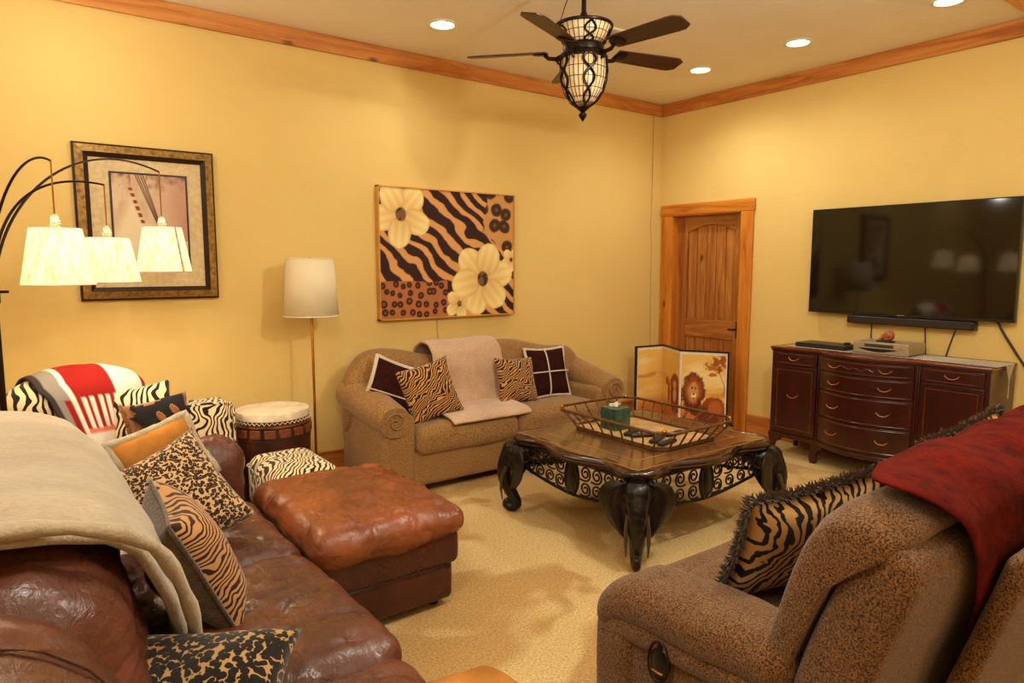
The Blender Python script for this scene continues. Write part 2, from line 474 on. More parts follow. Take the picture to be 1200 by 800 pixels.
# cables on the walls
setorg((0, 0, 0))
def cable(label, pts, r_=.004, mt='cord_black'):
    P_ = [Vector(p) for p in pts]; out = []
    for i in range(len(P_) - 1):
        a, b, c, d = P_[max(i - 1, 0)], P_[i], P_[i + 1], P_[min(i + 2, len(P_) - 1)]
        for s in range(8):
            t = s / 8
            out.append(.5 * ((2 * b) + (c - a) * t + (2 * a - 5 * b + 4 * c - d) * t * t + (3 * b - a - 3 * c + d) * t ** 3))
    out.append(P_[-1])
    o = part('cable', tube(out, r_, 6), mt, local=True); return tag(o, label, 'cable')
cable('thin pale cord hanging down the wall corner beside the wooden door', [(5.27, 4.712, 2.99), (5.27, 4.712, 2.2), (5.26, 4.712, 1.9), (5.28, 4.712, 1.7), (5.28, 4.712, 1.2), (5.30, 4.712, .2)], .004, 'cord_wall')
cable('thin cord on the wall below the flower canvas', [(2.78, 4.713, 1.1), (2.78, 4.713, 1.0), (2.8, 4.713, .9)], .003, 'cord_wall')
cable('thick black cable dropping from the right corner of the television to the floor', [(5.37, 1.74, 1.2), (5.37, 1.68, 1.08), (5.37, 1.6, .95), (5.37, 1.51, .8), (5.37, 1.47, .6), (5.37, 1.45, .3), (5.37, 1.45, .02)], .008)
for y, y2, lb in ((2.55, 2.55, 'black cable behind the silver video recorder, leftmost below the soundbar'), (2.17, 2.15, 'black cable below the soundbar just right of the silver video recorder'), (1.96, 2.03, 'slanting black cable below the right end of the soundbar')):
    cable(lb, [(5.385, y, 1.1), (5.385, y2, .8), (5.385, y2, .5)], .0045)
cable('black cable lying low on the wall at the right end of the sideboard', [(5.385, 1.57, .35), (5.385, 1.47, .27), (5.385, 1.36, .21)], .006)

# recessed lights: those in view, and unseen ones added to brighten the room
def make_can(i, x, y):
    labs = {0: 'recessed ceiling light above the flower canvas, leftmost in view', 1: 'recessed ceiling light glowing right behind the ceiling fan blades', 2: 'recessed ceiling light above the television wall, between the fan and the top right one', 3: 'recessed ceiling light at the top right edge of the picture'}
    t = thing('recessed_light', labs.get(i, 'unseen recessed ceiling light added out of view to brighten the room'), 'ceiling light', (x, y, H), 'recessed lights in the ceiling')
    part('trim_ring', lathe([(.095, 0), (.097, -.006), (.078, -.009), (.074, -.002)], 28, (x, y, H)), 'can_trim', t)
    part('diffuser', lathe([(.001, -.005), (.05, -.0075), (.074, -.004), (.074, -.001)], 28, (x, y, H)), 'bulb_glow', t)
    if i < 4: lamp_light('can_light', 'SPOT', (0, 0, -.05), CAN_W[i], WARM, .07, (0, 0, 0), t, 165, .9)
    else: lamp_light('can_light', 'POINT', (0, 0, -.5), CAN_W[i], WARM, .07, (0, 0, 0), t)  # added unseen cans: bare point light hung low to brighten walls and ceiling
for i, (x, y) in enumerate(CAN_POS): make_can(i, x, y)

# ceiling vent
t = thing('ceiling_vent', 'white slatted air vent in the ceiling behind the fan', 'vent', (3.5, 3.5, H))
part('frame', join(box(3.33, 3.67, 3.4, 3.42, H - .012, H), box(3.33, 3.67, 3.58, 3.6, H - .012, H), box(3.33, 3.35, 3.4, 3.6, H - .012, H), box(3.65, 3.67, 3.4, 3.6, H - .012, H)), 'can_trim', t, smooth=False)
for k in range(7):
    y = 3.435 + k * .022
    part('slat', xf(box(-.15, .15, -.01, .01, -.001, .001), Matrix.Translation((3.5, y, H - .008)) @ Matrix.Rotation(.5, 4, 'X')), 'can_trim', t, smooth=False)

# ------------------------------------------------------------------ cushions
def frame(center, xdir, up):
    x = Vector(xdir).normalized(); u = Vector(up); y = (u - x * u.dot(x)).normalized(); z = x.cross(y)
    M = Matrix((x, y, z)).transposed().to_4x4(); M.translation = Vector(center); return M

def pillow(name, label, center, xdir, up, w, h, t, mt, seed=1, trim=None, trim_mat=None, trim_name='piping', fringe=None, group=None, back=None, n=22, cat='pillow'):
    M = frame(center, xdir, up)
    def pt(a, b, s):
        pin = .09
        x = a * w / 2 * (1 - pin * (1 - b * b)); y = b * h / 2 * (1 - pin * (1 - a * a))
        th = max(0, (1 - abs(a) ** 3.2) * (1 - abs(b) ** 3.2)) ** .5
        z = s * t / 2 * th
        q = Vector((x * 5 + seed, y * 5, s))
        z += s * .012 * th * noise.noise(q * 1.6) + .01 * noise.noise(Vector((x * 3 + seed * 3, y * 3, 7)))
        return (x, y, z)
    V = []; F = []; N = n
    lin_ = [math.sin(PI / 2 * (-1 + 2 * i / N)) * .35 + .65 * (-1 + 2 * i / N) for i in range(N + 1)]
    top = sheet(lambda u, v: pt(lin_[round(u * N)], lin_[round(v * N)], 1), N, N)
    bot = sheet(lambda u, v: pt(lin_[round(u * N)], lin_[round(v * N)], -1), N, N)
    v, f = join(top, bot)
    key = {}; mp = []
    vv = []
    for p in v:
        k = tuple(np.round(p, 5))
        if k not in key: key[k] = len(vv); vv.append(p)
        mp.append(key[k])
    nf = len(top[1]); f = [tuple(mp[i] for i in q) for q in f]; f = [q if i < nf else q[::-1] for i, q in enumerate(f)]
    o = part(name, (np.array(vv), f), mt, None, smooth='all', local=True, fixn=True)
    if back:
        o.data.materials.append(MATS[back])
        for i, p in enumerate(o.data.polygons):
            if i >= nf: p.material_index = 1
    o.matrix_world = M; tag(o, label, cat, group)
    E_ = [(-1 + 2 * i / N, -1) for i in range(N)] + [(1, -1 + 2 * i / N) for i in range(N)] + [(1 - 2 * i / N, 1) for i in range(N)] + [(-1, 1 - 2 * i / N) for i in range(N)]
    per = [pt(a, b, 0) for a, b in E_]
    per = [(p[0], p[1], .01 * noise.noise(Vector((p[0] * 3 + seed * 3, p[1] * 3, 7)))) for p in per]
    if trim:
        rr = [trim * (1 + .25 * noise.noise(Vector(p) * 30)) for p in per]
        part(trim_name, tube(per, rr, 6, closed=True), trim_mat, o, local=True, smooth='all')
    if fringe:
        L, mat, dens, sides = fringe
        rnd = random.Random(seed); vs = []; fs = []
        for i in range(len(per)):
            if sides is not None and (i // N) not in sides: continue
            a = Vector(per[i]); b = Vector(per[(i + 1) % len(per)])
            for j in range(dens):
                p = a.lerp(b, rnd.random()); out = Vector((p.x / w, p.y / h, 0))
                out = Vector((out.x if abs(out.x) > abs(out.y) * .9 else out.x * .25, out.y if abs(out.y) > abs(out.x) * .9 else out.y * .25, 0)).normalized()
                d = (out + Vector((rnd.uniform(-.5, .5), rnd.uniform(-.5, .5), rnd.uniform(-.75, .75)))).normalized()
                q = p + d * L * rnd.uniform(.7, 1.1) * .55; q2 = q + (d + Vector((rnd.uniform(-.6, .6), rnd.uniform(-.6, .6), rnd.uniform(-.8, .8)))).normalized() * L * .5
                s = d.orthogonal().normalized() * .0035; s2 = d.cross(s).normalized() * .0035; k = len(vs)
                vs += [p + s, p - s, p + s2, q + s, q - s, q + s2, q2]
                fs += [(k, k + 1, k + 4, k + 3), (k + 1, k + 2, k + 5, k + 4), (k + 2, k, k + 3, k + 5), (k + 3, k + 4, k + 6), (k + 4, k + 5, k + 6), (k + 5, k + 3, k + 6)]
        part('fringe', ([tuple(p) for p in vs], fs), mat, o, local=True, kind='stuff')
    return o

# ------------------------------------------------------------------ beige rolled-arm sofa
t = thing('sofa', 'beige tweed rolled-arm sofa with a humped back below the flower canvas', 'sofa', (2.93, 4.22, 0))
FAB = 'sofa_tweed'
part('base', softbox(2.06, 3.78, 3.88, 4.55, .06, .30, .03, 8), FAB, t)
part('seat_cushion', softbox(2.11, 2.955, 3.83, 4.34, .27, .465, .07, 10, (0, 0, .12), .006, 5, 1), FAB, t, smooth='all')
part('seat_cushion', softbox(2.955, 3.75, 3.83, 4.34, .27, .465, .07, 10, (0, 0, .12), .006, 5, 5), FAB, t, smooth='all')
def backring(x, top, e=1.0):
    yc = 4.40; dy = .15 * e
    return [(x, yc - dy, .40), (x, yc - dy - .01, top - .2), (x, yc - dy + .02, top - .08), (x, yc - dy * .6, top - .02), (x, yc, top), (x, yc + dy * .6, top - .02), (x, yc + dy - .01, top - .08), (x, yc + dy, top - .2), (x, yc + dy, .30)]
rings = []
for i in range(31):
    s = i / 30; x = 1.83 + s * 2.16
    e = min(1, .25 + 6.5 * min(s, 1 - s)) ** .5
    hump = .90 + .045 * math.cos(4 * PI * (s - .13) / 1.0) * (1 if .05 < s < .95 else .9)
    top = hump - .17 * max(0, 1 - min(s, 1 - s) / .09) ** 2
    rings.append(backring(x, top, max(.45, e)))
part('backrest', loft(rings), FAB, t, smooth='all', sub=1)
part('outside_back', softbox(1.9, 3.96, 4.42, 4.58, .06, .7, .03), FAB, t)
for sgn, lab in ((-1, 'left'), (1, 'right')):
    cx = 2.93
    # front face at y=3.86, slopes up to the back
    rings = []; k = 20
    for i, s in enumerate(np.linspace(0, 1, 12)):
        y = 3.845 + s * .6
        rz = .105 + .02 * s; zc = .525 + .11 * s; xo = cx + sgn * (.975 + .01 * s)
        if i == 0: rz *= .93
        ring = []
        for j in range(k):
            a = 2 * PI * j / k
            ring.append((xo + rz * 1.12 * math.cos(a), y, zc + rz * math.sin(a)))
        rings.append(ring)
    roll = part('arm_roll', loft(rings), FAB, t, smooth=True, bevel=0)
    sp = [(cx + sgn * .975 + .07 * (1 - q) * math.cos(2.2 * PI * q * 1.6) * sgn, 3.838, .525 + .07 * (1 - q) * math.sin(2.2 * PI * q * 1.6)) for q in np.linspace(0, .8, 26)]
    part('scroll_welt', tube(sp, .006, 6), FAB, roll)
    xa, xb = sorted((cx + sgn * .815, cx + sgn * 1.06))
    part('arm', softbox(xa, xb, 3.86, 4.5, .06, .56, .05, 7, (.06, 0, 0)), FAB, t)
for x in (2.0, 3.85):
    for y in (3.95, 4.5): part('leg', lathe([(.02, 0), (.028, .02), (.03, .065)], 12, (x, y, 0)), 'cherry', t)

def drape(name, label, path, x_of, nu, nv, mt, axis='X', amp=.008, seed=0, solid=.014, sub=1, colors=None, cat='throw', rip=None):
    """sheet along a cross-section path; x_of(u,v) gives the coordinate on the long axis"""
    P_ = [Vector((a, b, 0)) for a, b in path]; L = [0]
    for i in range(1, len(P_)): L.append(L[-1] + (P_[i] - P_[i - 1]).length)
    def at(s):
        s *= L[-1]
        for i in range(1, len(P_)):
            if s <= L[i] + 1e-9:
                q = (s - L[i - 1]) / (L[i] - L[i - 1]); return P_[i - 1].lerp(P_[i], q), (P_[i] - P_[i - 1]).normalized()
        return P_[-1], (P_[-1] - P_[-2]).normalized()
    def f(u, v):
        p, d = at(v); nrm = Vector((-d.y, d.x, 0)); l = x_of(u, v)
        w_ = amp * (noise.noise(Vector((l * 6 + seed, v * 3, seed))) + .6 * noise.noise(Vector((l * 14, v * 5, seed + 4)))) + amp * .8
        if rip: w_ += rip(u, v)
        p = p + nrm * w_
        return (l, p.x, p.y) if axis == 'X' else (p.x, l, p.y)
    sh = sheet(f, nu, nv)
    cc = None
    if colors: cc = np.array([colors(i / nu, j / nv) for i in range(nu + 1) for j in range(nv + 1)])
    o = part(name, sh, mt, None, smooth='all', local=True, solid=solid, sub=sub, colors=cc)
    return tag(o, label, cat)
setorg((0, 0, 0))
# path from back to front so that the normal (-d.y, d.x) points outwards
pth = [(4.53, .82), (4.50, .91), (4.42, .955), (4.32, .945), (4.25, .885), (4.215, .78), (4.20, .62), (4.16, .515), (4.06, .50), (3.95, .495), (3.86, .485), (3.815, .455)]
pth = [(-(a), b) for a, b in pth]
o = drape('throw_blanket', 'pale pink fleece throw over the back and seat of the beige sofa', [(a, b) for a, b in pth], lambda u, v: (2.44 + u * .64) + (.03 * math.sin(v * 5)) * (1 - u) + v * (-.04 + .0 * u), 26, 44, 'pink_throw', amp=.010, seed=3, solid=.02)
for v_ in o.data.vertices: v_.co.y = -v_.co.y
o.data.flip_normals()
o['label'] = 'pale pink fleece throw over the back and seat of the beige sofa'
pillow('throw_pillow', 'dark brown pillow with white fleece edges at the left arm of the beige sofa', (2.105, 4.135, .685), (.88, -.22, -.36), (.28, .12, .9), .38, .36, .12, 'dark_plaid', 3, .017, 'white_trim', 'fleece_edge')
pillow('throw_pillow', 'zebra pillow standing tilted on the left half of the beige sofa', (2.31, 4.03, .665), (.93, -.1, .22), (-.18, .3, .93), .40, .40, .13, 'zebra_gold', 5)
pillow('throw_pillow', 'zebra pillow on the right half of the beige sofa beside the dark square one', (3.13, 4.13, .645), (1, .05, -.06), (.03, .3, .95), .38, .36, .13, 'zebra_gold', 8)
o = pillow('throw_pillow', 'dark brown square pillow with white fleece cross at the right end of the beige sofa', (3.49, 4.19, .665), (1, .02, -.02), (0, .25, .97), .42, .40, .11, 'dark_plaid', 11, .013, 'white_trim', 'fleece_edge')
for pts in ([(-.03, y, .062 * max(0, (1 - abs(y / .2) ** 3.2)) ** .5 + .002) for y in np.linspace(-.19, .19, 15)], [(x, .0, .062 * max(0, (1 - abs(x / .21) ** 3.2)) ** .5 + .002) for x in np.linspace(-.2, .2, 15)]):
    part('fleece_strip', tube(pts, .006, 5), 'white_trim', o, local=True)
o = bpy.data.objects['throw_pillow']
part('fleece_strip', tube([(x, -.05, .062 * max(0, (1 - abs(x / .2) ** 3.2)) ** .5 + .002) for x in np.linspace(-.19, .19, 15)], .005, 5), 'white_trim', o, local=True)

# ------------------------------------------------------------------ brown leather sectional
t = thing('sectional_sofa', 'brown leather sectional sofa in the left foreground', 'sofa', (.25, 2.0, 0))
part('base', softbox(-.30, .84, .72, 3.30, .03, .27, .04, 10), 'leather_dark', t)
part('outside_back', softbox(-.44, -.16, .68, 3.36, .05, .74, .07, 10), 'leather_dark', t)
for i, (a, b) in enumerate(((.85, 1.66), (1.66, 2.49), (2.49, 3.22))):
    part('seat_cushion', softbox(.10, .885 - .03 * (i == 0), a, b, .24, .455, .09, 42, (0, 0, .22), .014, 5.5, i * 3, crease=.011, cs=(3.2, 8, 4)), 'leather_brown', t, smooth='all')
def on_top(o, xy, lift=.001):
    from mathutils.bvhtree import BVHTree
    bv = BVHTree.FromPolygons([v.co + ORG for v in o.data.vertices], [tuple(p.vertices) for p in o.data.polygons]); out = []
    for x, y in xy:
        h_ = bv.ray_cast(Vector((x, y, 3)), Vector((0, 0, -1)))[0]
        if h_ is not None: out.append((h_.x, h_.y, h_.z + lift))
    return out
def back_cushion(a, b, seed, hz=.94, mt='leather_brown'):
    v, f = softbox(-.16, .27, a, b, .38, hz, .15, 36, (.12, 0, .03), .02, 5, seed, crease=.012, cs=(3, 7, 3))
    v[:, 0] += -.22 * (v[:, 2] - .5)
    return part('back_cushion', (v, f), mt, t, smooth='all')
bc1 = back_cushion(.62, 1.50, 1, .935)
for v_ in bc1.data.vertices: v_.co.x -= .10
bc2 = back_cushion(1.50, 2.52, 9, .93)
for v_ in bc2.data.vertices: v_.co.x -= .03 + .05 * max(0, 1 - (v_.co.y + 2.0 - 1.5) / .35)
back_cushion(2.54, 3.30, 17, .94)
part('arm', softbox(.14, .885, 3.22, 3.47, .2, .72, .12, 26, (0, 0, .06), .016, 6, 4, crease=.014, cs=(9, 4, 5)), 'leather_brown', t, smooth='all')
part('arm_base', softbox(-.2, .84, 3.22, 3.44, .03, .4, .05), 'leather_dark', t)
part('arm', softbox(.16, .90, 1.08, 1.42, .1, .43, .11, 10, (0, 0, .05), .01, 6, 8), 'leather_brown', t, smooth='all')
for dx in (0, .022): part('stitched_seam', tube(on_top(bc1, [(-.26 + .42 * q + dx, 1.33 - .16 * q + dx) for q in np.linspace(0, 1, 24)], .001), .0035, 5), 'leather_dark', t)

t = thing('ottoman', 'brown leather block ottoman with puffed top pushed against the sectional seat', 'ottoman', (1.24, 2.9, 0))
tc_ = part('top_cushion', softbox(.90, 1.59, 2.44, 3.34, .33, .475, .07, 46, (0, 0, .55), .018, 4.5, 2, crease=.009, cs=(7, 4, 6)), 'leather_tan', t, smooth='all')
part('upper_box', softbox(.925, 1.565, 2.475, 3.30, .205, .36, .035, 10, (.01, .0, 0), .004), 'leather_dark', t, smooth='all')
part('lower_box', softbox(.935, 1.545, 2.50, 3.28, .035, .215, .03, 10, (.01, .0, 0), .004), 'leather_dark', t, smooth='all')
for x in (1.0, 1.48):
    for y in (2.58, 3.2): part('foot', lathe([(.025, 0), (.03, .04)], 12, (x, y, 0)), 'black_plastic', t)

setorg((0, 0, 0))
pth = [(-.47, .45), (-.46, .70), (-.40, .86), (-.32, .955), (-.22, 1.0), (-.08, 1.005), (.06, .99), (.17, .95), (.245, .88), (.29, .78), (.325, .67), (.35, .56), (.345, .50)]
pth = pth[::-1]
def blx(u, v):
    # u=0 near edge ; v=0 seat side
    near = 1.92 - .31 * min(1, v / .42) ** .8; far = 3.02 - .42 * max(0, .35 - v) / .35
    return near + (far - near) * u
def rip(u, v): return .016 * math.sin(u * 13 + v * 5) * max(0, .6 - v) + (.012 if u < .06 else 0)
o = drape('throw_blanket', 'thick cream fleece blanket over the back of the leather sectional', [(a, b) for a, b in pth], lambda u, v: blx(u, v), 40, 44, 'cream_fleece', axis='Y', amp=.012, seed=9, solid=.03, rip=rip)
P_ = []
hem = []
for i in range(30):
    v = i / 29; k = v * (len(pth) - 1); a = int(min(k, len(pth) - 2)); q = k - a
    x = pth[a][0] * (1 - q) + pth[a + 1][0] * q; z = pth[a][1] * (1 - q) + pth[a + 1][1] * q
    hem.append((x, blx(0, v) - .012, z + .012))
part('hem', tube(hem, [.017 + .003 * math.sin(i * 1.7) for i in range(30)], 8), 'cream_fleece', o, local=True, smooth='all')

# pillows on the sectional
pillow('throw_pillow', 'large leopard-print pillow leaning on the far back of the leather sectional', (.485, 2.80, .63), (.17, -.28, -.33), (.25, .12, .24), .45, .40, .14, 'leopard_small', 21, n=26)
pillow('throw_pillow', 'tiger-striped pillow seen edge-on against the cream blanket', (.41, 2.13, .665), (.04, .97, .10), (-.42, -.02, .9), .36, .41, .19, 'tiger_tan', 25, .006, 'brown_fringe', 'piping', back='brown_fringe')
pillow('throw_pillow', 'dark coarse leopard-print pillow at the bottom edge of the picture', (.29, 1.655, .515), (.84, -.50, .0), (.485, .81, .34), .46, .36, .14, 'leopard_big', 29, n=26)
pillow('throw_pillow', 'tan suede pillow with cream fleece edges between the leather back and small black cushion', (.50, 3.12, .715), (.84, .15, .24), (-.18, .42, .70), .33, .28, .10, 'suede', 33, .022, 'cream_fleece', 'fleece_edge')
# suede throw over the near arm
setorg((0, 0, 0))
pth = [(-1.505, .31), (-1.49, .39), (-1.45, .445), (-1.37, .465), (-1.26, .47), (-1.15, .465), (-1.07, .43), (-1.03, .34), (-1.02, .19)]
o = drape('throw_blanket', 'tan suede throw with a cream shearling seam at the bottom edge of the picture', pth, lambda u, v: .30 + u * .70, 26, 26, 'suede', amp=.008, seed=14, solid=.02, cat='throw', rip=lambda u, v: -.10 * max(0, u - .62) ** 1.5)
for v_ in o.data.vertices: v_.co.y = -v_.co.y
o.data.flip_normals()
part('shearling_seam', tube([(.72, -a + .004 * 0, b + .022) for a, b in pth[:-2]], .010, 6), 'cream_fleece', o, local=True, smooth='all')
part('shearling_edge', tube([(.33, 1.455 - .3 * q, .43 + .04 * min(1, q * 4)) for q in np.linspace(0, 1, 10)], .022, 7), 'cream_fleece', o, local=True, smooth='all')

# ------------------------------------------------------------------ zebra armchair, ottoman
t = thing('armchair', 'cream and black zebra-print armchair against the wall at the left', 'armchair', (.5, 4.15, 0))
part('seat', softbox(.0, 1.0, 3.80, 4.5, .12, .46, .08, 8, (0, 0, .1)), 'zebra_chair', t, smooth='all')
v, f = softbox(-.02, .62, 4.02, 4.32, .35, .86, .1, 8, (0, .1, 0))
part('backrest', (v, f), 'zebra_chair', t, smooth='all')
n_ = 22; ax = [Vector((-.03, 3.93, .855)).lerp(Vector((.60, 4.23, .845)), i / n_) for i in range(n_ + 1)]
rad = [max(.012, .152 * min(1, math.sin(PI * min(1, (i / n_) * 1.02 + .0)) ** .42 if 0 < i < n_ else .05)) for i in range(n_ + 1)]
part('rolled_headrest', tube(ax, rad, 24), 'zebra_chair', t, smooth='all')
arm_ = part('arm', softbox(.66, 1.05, 4.10, 4.34, .3, .735, .05, 8, (0, .03, 0)), 'zebra_cream', t, smooth='all')
part('piping', tube([(1.045, 4.11, z) for z in np.linspace(.34, .7, 8)] + [(1.03, 4.11, .728), (.9, 4.1, .738), (.7, 4.1, .735)], .006, 6), 'zebra_cream', arm_)
for x in (.08, .92):
    for y in (3.88, 4.42): part('leg', lathe([(.022, 0), (.03, .13)], 12, (x, y, 0)), 'cherry', t)
t = thing('ottoman', 'cream and black zebra-print footstool in front of the drum', 'ottoman', (1.27, 3.78, 0))
part('cushion', softbox(1.07, 1.45, 3.47, 4.02, .12, .435, .075, 10, (0, 0, .05), .004), 'zebra_cream', t, smooth='all')
part('piping', tube([(1.09, 3.478, .375), (1.43, 3.478, .375), (1.447, 3.5, .375), (1.447, 3.99, .375), (1.43, 4.012, .375), (1.09, 4.012, .375), (1.073, 3.99, .375), (1.073, 3.5, .375)], .005, 6, closed=True), 'zebra_cream', t)
for x in (1.12, 1.40):
    for y in (3.52, 3.97): part('leg', lathe([(.02, 0), (.028, .13)], 12, (x, y, 0)), 'cherry', t)
# knitted blanket over the rolled headrest
setorg((0, 0, 0))
A = Vector((-.03, 3.93, .855)); B = Vector((.60, 4.23, .845)); d = (B - A).normalized(); side = Vector((d.y, -d.x, 0)).normalized()
def kb(u, v):
    s = .16 + .80 * u - .02 * v
    if v > .5: s = s + (v - .5) * (.45 - .55 * u) * .9
    c = A.lerp(B, s); ii = s * n_; k = int(min(ii, n_ - 1)); rr = rad[k] * (1 - (ii - k)) + rad[k + 1] * (ii - k) + .014 if s < 1 else .03
    if v < .62:
        a = R(-70 + 150 * v / .62); p = c + side * rr * math.sin(a) + Vector((0, 0, rr * math.cos(a)))
    else:
        q = (v - .62) / .38; a = R(80); p = c + side * (rr * math.sin(a) + .03 * q) + Vector((0, 0, rr * math.cos(a) - .30 * q))
    p = p + Vector((0, 0, .006 * noise.noise(Vector((u * 7, v * 6, 2)))))
    return tuple(p)
Wh, Rd, Gy, Bk, Pk = [np.array(lin(c)) for c in ((232, 218, 200), (150, 24, 16), (140, 130, 122), (60, 50, 46), (222, 120, 96))]
def kc(u, v):
    if u < .05: return Bk
    if u < .17: return Rd if (.62 < v < .86 and u > .10) else Gy
    if u < .21: return Wh
    if u < .60 and v < .62: return Rd
    if u < .60 and v < .82: return Rd if int((u - .21) / .39 * 10) % 2 == 0 else Wh
    if u < .60 and v < .86: return Pk
    if u > .93: return Rd
    return Wh
nu, nv = 70, 60
o = part('knitted_blanket', sheet(kb, nu, nv), 'knit_print', None, smooth='all', local=True, solid=.012, colors=np.array([kc(i / nu, j / nv) for i in range(nu + 1) for j in range(nv + 1)]))
tag(o, 'red, white and grey knitted blanket over the headrest of the zebra armchair', 'blanket')
pillow('throw_pillow', 'zebra pillow in the armchair behind the small black cushion', (.55, 3.93, .76), (.9, -.3, .15), (-.1, .3, .9), .30, .30, .10, 'zebra_chair', 41)
o = pillow('throw_pillow', 'small black and tan applique cushion with orange fringe on the left', (.605, 3.76, .725), (.93, -.25, .20), (-.2, .25, .9), .30, .27, .09, 'orange_fringe', 44, None, fringe=(.022, 'orange_fringe', 14, (3,)))
blob = [(-.085, -.125), (.14, -.125), (.142, .02), (.13, .12), (.05, .125), (-.02, .105), (-.115, .125), (-.085, .08), (-.12, .06), (-.07, .02), (-.10, -.03)]
def onp(x, y): return .045 * max(0, (1 - abs(x / .16) ** 3.2) * (1 - abs(y / .13) ** 3.2)) ** .5
def patch(poly, n=26, lift=.007, keep=None):
    from mathutils.geometry import intersect_point_tri_2d
    xs_ = [p[0] for p in poly]; ys_ = [p[1] for p in poly]
    def inside(x, y):
        c = False
        for i in range(len(poly)):
            (a, b), (e, g) = poly[i], poly[i - 1]
            if (b > y) != (g > y) and x < (e - a) * (y - b) / (g - b) + a: c = not c
        return c
    V = {}; F = []; vs = []
    def vid(i, j):
        if (i, j) not in V:
            x = min(xs_) + (max(xs_) - min(xs_)) * i / n; y = min(ys_) + (max(ys_) - min(ys_)) * j / n
            V[(i, j)] = len(vs); vs.append((x, y, onp(x, y) + lift))
        return V[(i, j)]
    for i in range(n):
        for j in range(n):
            x = min(xs_) + (max(xs_) - min(xs_)) * (i + .5) / n; y = min(ys_) + (max(ys_) - min(ys_)) * (j + .5) / n
            if inside(x, y): F.append((vid(i, j), vid(i + 1, j), vid(i + 1, j + 1), vid(i, j + 1)))
    return np.array(vs), F
part('black_applique', patch(blob, lift=.011), 'black_cloth', o, local=True, solid=.004)
for cx_, cy_ in ((.02, .03), (.085, .05)):
    part('tan_patch', patch([(cx_ + .018 * math.cos(a) - .35 * .035 * math.sin(a), cy_ + .035 * math.sin(a)) for a in np.linspace(0, 2 * PI, 14)[:-1]], 10, .016), 'orange_fringe', o, local=True, solid=.003)

# ------------------------------------------------------------------ drum, slim floor lamp
dc = (1.31, 4.24, 0)
t = thing('drum_table', 'low round drum with a pale hide top beside the beige sofa', 'drum', dc)
part('shell', lathe([(.17, .01), (.19, .04), (.215, .3), (.222, .45), (.222, .52), (.216, .6), (.21, .63)], 40, dc), 'drum_shell', t)
part('hide_top', lathe([(.218, .595), (.222, .62), (.216, .638), (.19, .645), (.1, .646), (.002, .646)], 40, dc), 'drum_hide', t)
part('hoop', lathe([(.222, .555), (.228, .557), (.228, .568), (.222, .57)], 40, dc), 'pull_metal', t)
part('hoop', lathe([(.22, .47), (.226, .472), (.226, .48), (.22, .482)], 40, dc), 'drum_shell', t)
pgm = None
for k in range(16):
    a = 2 * PI * k / 16
    b = part('wood_block', box(.205, .231, -.033, .033, .495, .545), 'drum_block', t, local=True, bevel=.004) if k == 0 else pgm.copy()
    if k == 0: pgm = b
    else: COL.objects.link(b)
    b.rotation_euler = (0, 0, a)
lace = tube([((.222 + .004) * math.cos(2 * PI * k / 96) + dc[0], (.226) * math.sin(2 * PI * k / 96) + dc[1], .585 + (.008 if k % 2 else -.008)) for k in range(96)], .0025, 4, closed=True)
part('lacing', lace, 'drum_hide', t)

lc = (1.66, 4.46, 0)
t = thing('floor_lamp', 'slim brass floor lamp with unlit white drum shade beside the beige sofa', 'lamp', lc)
part('base', lathe([(.125, 0), (.125, .012), (.11, .02), (.03, .03), (.012, .05)], 32, lc), 'brass', t)
part('pole', lathe([(.009, .04), (.009, 1.25), (.006, 1.26), (.006, 1.5)], 12, lc), 'brass', t)
sh = part('lamp_shade', lathe([(.178, 1.185), (.150, 1.565)], 40, lc)[0:2], 'shade_off', t)
sh.data.polygons
import bmesh
def open_shade(r0, z0, r1, z1, c, k=40):
    return loft([[(c[0] + r_ * math.cos(2 * PI * j / k), c[1] + r_ * math.sin(2 * PI * j / k), c[2] + z) for j in range(k)] for r_, z in ((r0, z0), (r1, z1))], caps=False)
bpy.data.objects.remove(sh)
sh = part('lamp_shade', open_shade(.178, 1.185, .150, 1.565, lc), 'shade_off', t, solid=.004)
for rr, z in ((.178, 1.187), (.150, 1.563)):
    part('rim_tape', tube([(lc[0] + (rr + .001) * math.cos(a), lc[1] + (rr + .001) * math.sin(a), z) for a in np.linspace(0, 2 * PI, 41)[:-1]], .004, 5, closed=True), 'white_card', sh)
part('harp', tube([(lc[0] + .04 * math.sin(a), lc[1], 1.42 - .11 * math.cos(a)) for a in np.linspace(.3, 2 * PI - .3, 20)], .003, 5), 'brass', t)
part('finial', lathe([(.002, 1.53), (.010, 1.54), (.010, 1.555), (.002, 1.575)], 12, lc), 'brass', t)
part('spider', join(tube([(lc[0] - .15, lc[1], 1.53), (lc[0] + .15, lc[1], 1.53)], .002, 4), tube([(lc[0], lc[1] - .15, 1.53), (lc[0], lc[1] + .15, 1.53)], .002, 4)), 'brass', t)

# ------------------------------------------------------------------ arc lamp
pc = (-.022, 3.60, 0)
t = thing('arc_lamp', 'dark arc floor lamp with three lit cream shades at the far left', 'lamp', pc)
part('base', lathe([(.12, 0), (.12, .02), (.105, .03), (.02, .035)], 32, pc), 'dark_bronze', t)
part('pole', lathe([(.013, .03), (.013, 1.34), (.011, 1.42)], 12, pc), 'dark_bronze', t)
part('joint', join(lathe([(.02, 1.36), (.022, 1.37), (.022, 1.46), (.02, 1.47)], 14, pc), tube([(pc[0] + .02, pc[1] - .01, 1.41), (pc[0] + .05, pc[1] - .02, 1.41)], .006)), 'dark_bronze', t)
SH = [((.19, 3.25), 1.445, 1.665, 1.925, (.01, 3.5, 1.80)), ((.41, 3.65), 1.445, 1.645, 1.885, (.16, 3.66, 1.86)), ((.675, 3.85), 1.49, 1.71, 1.985, (.30, 3.78, 2.07))]
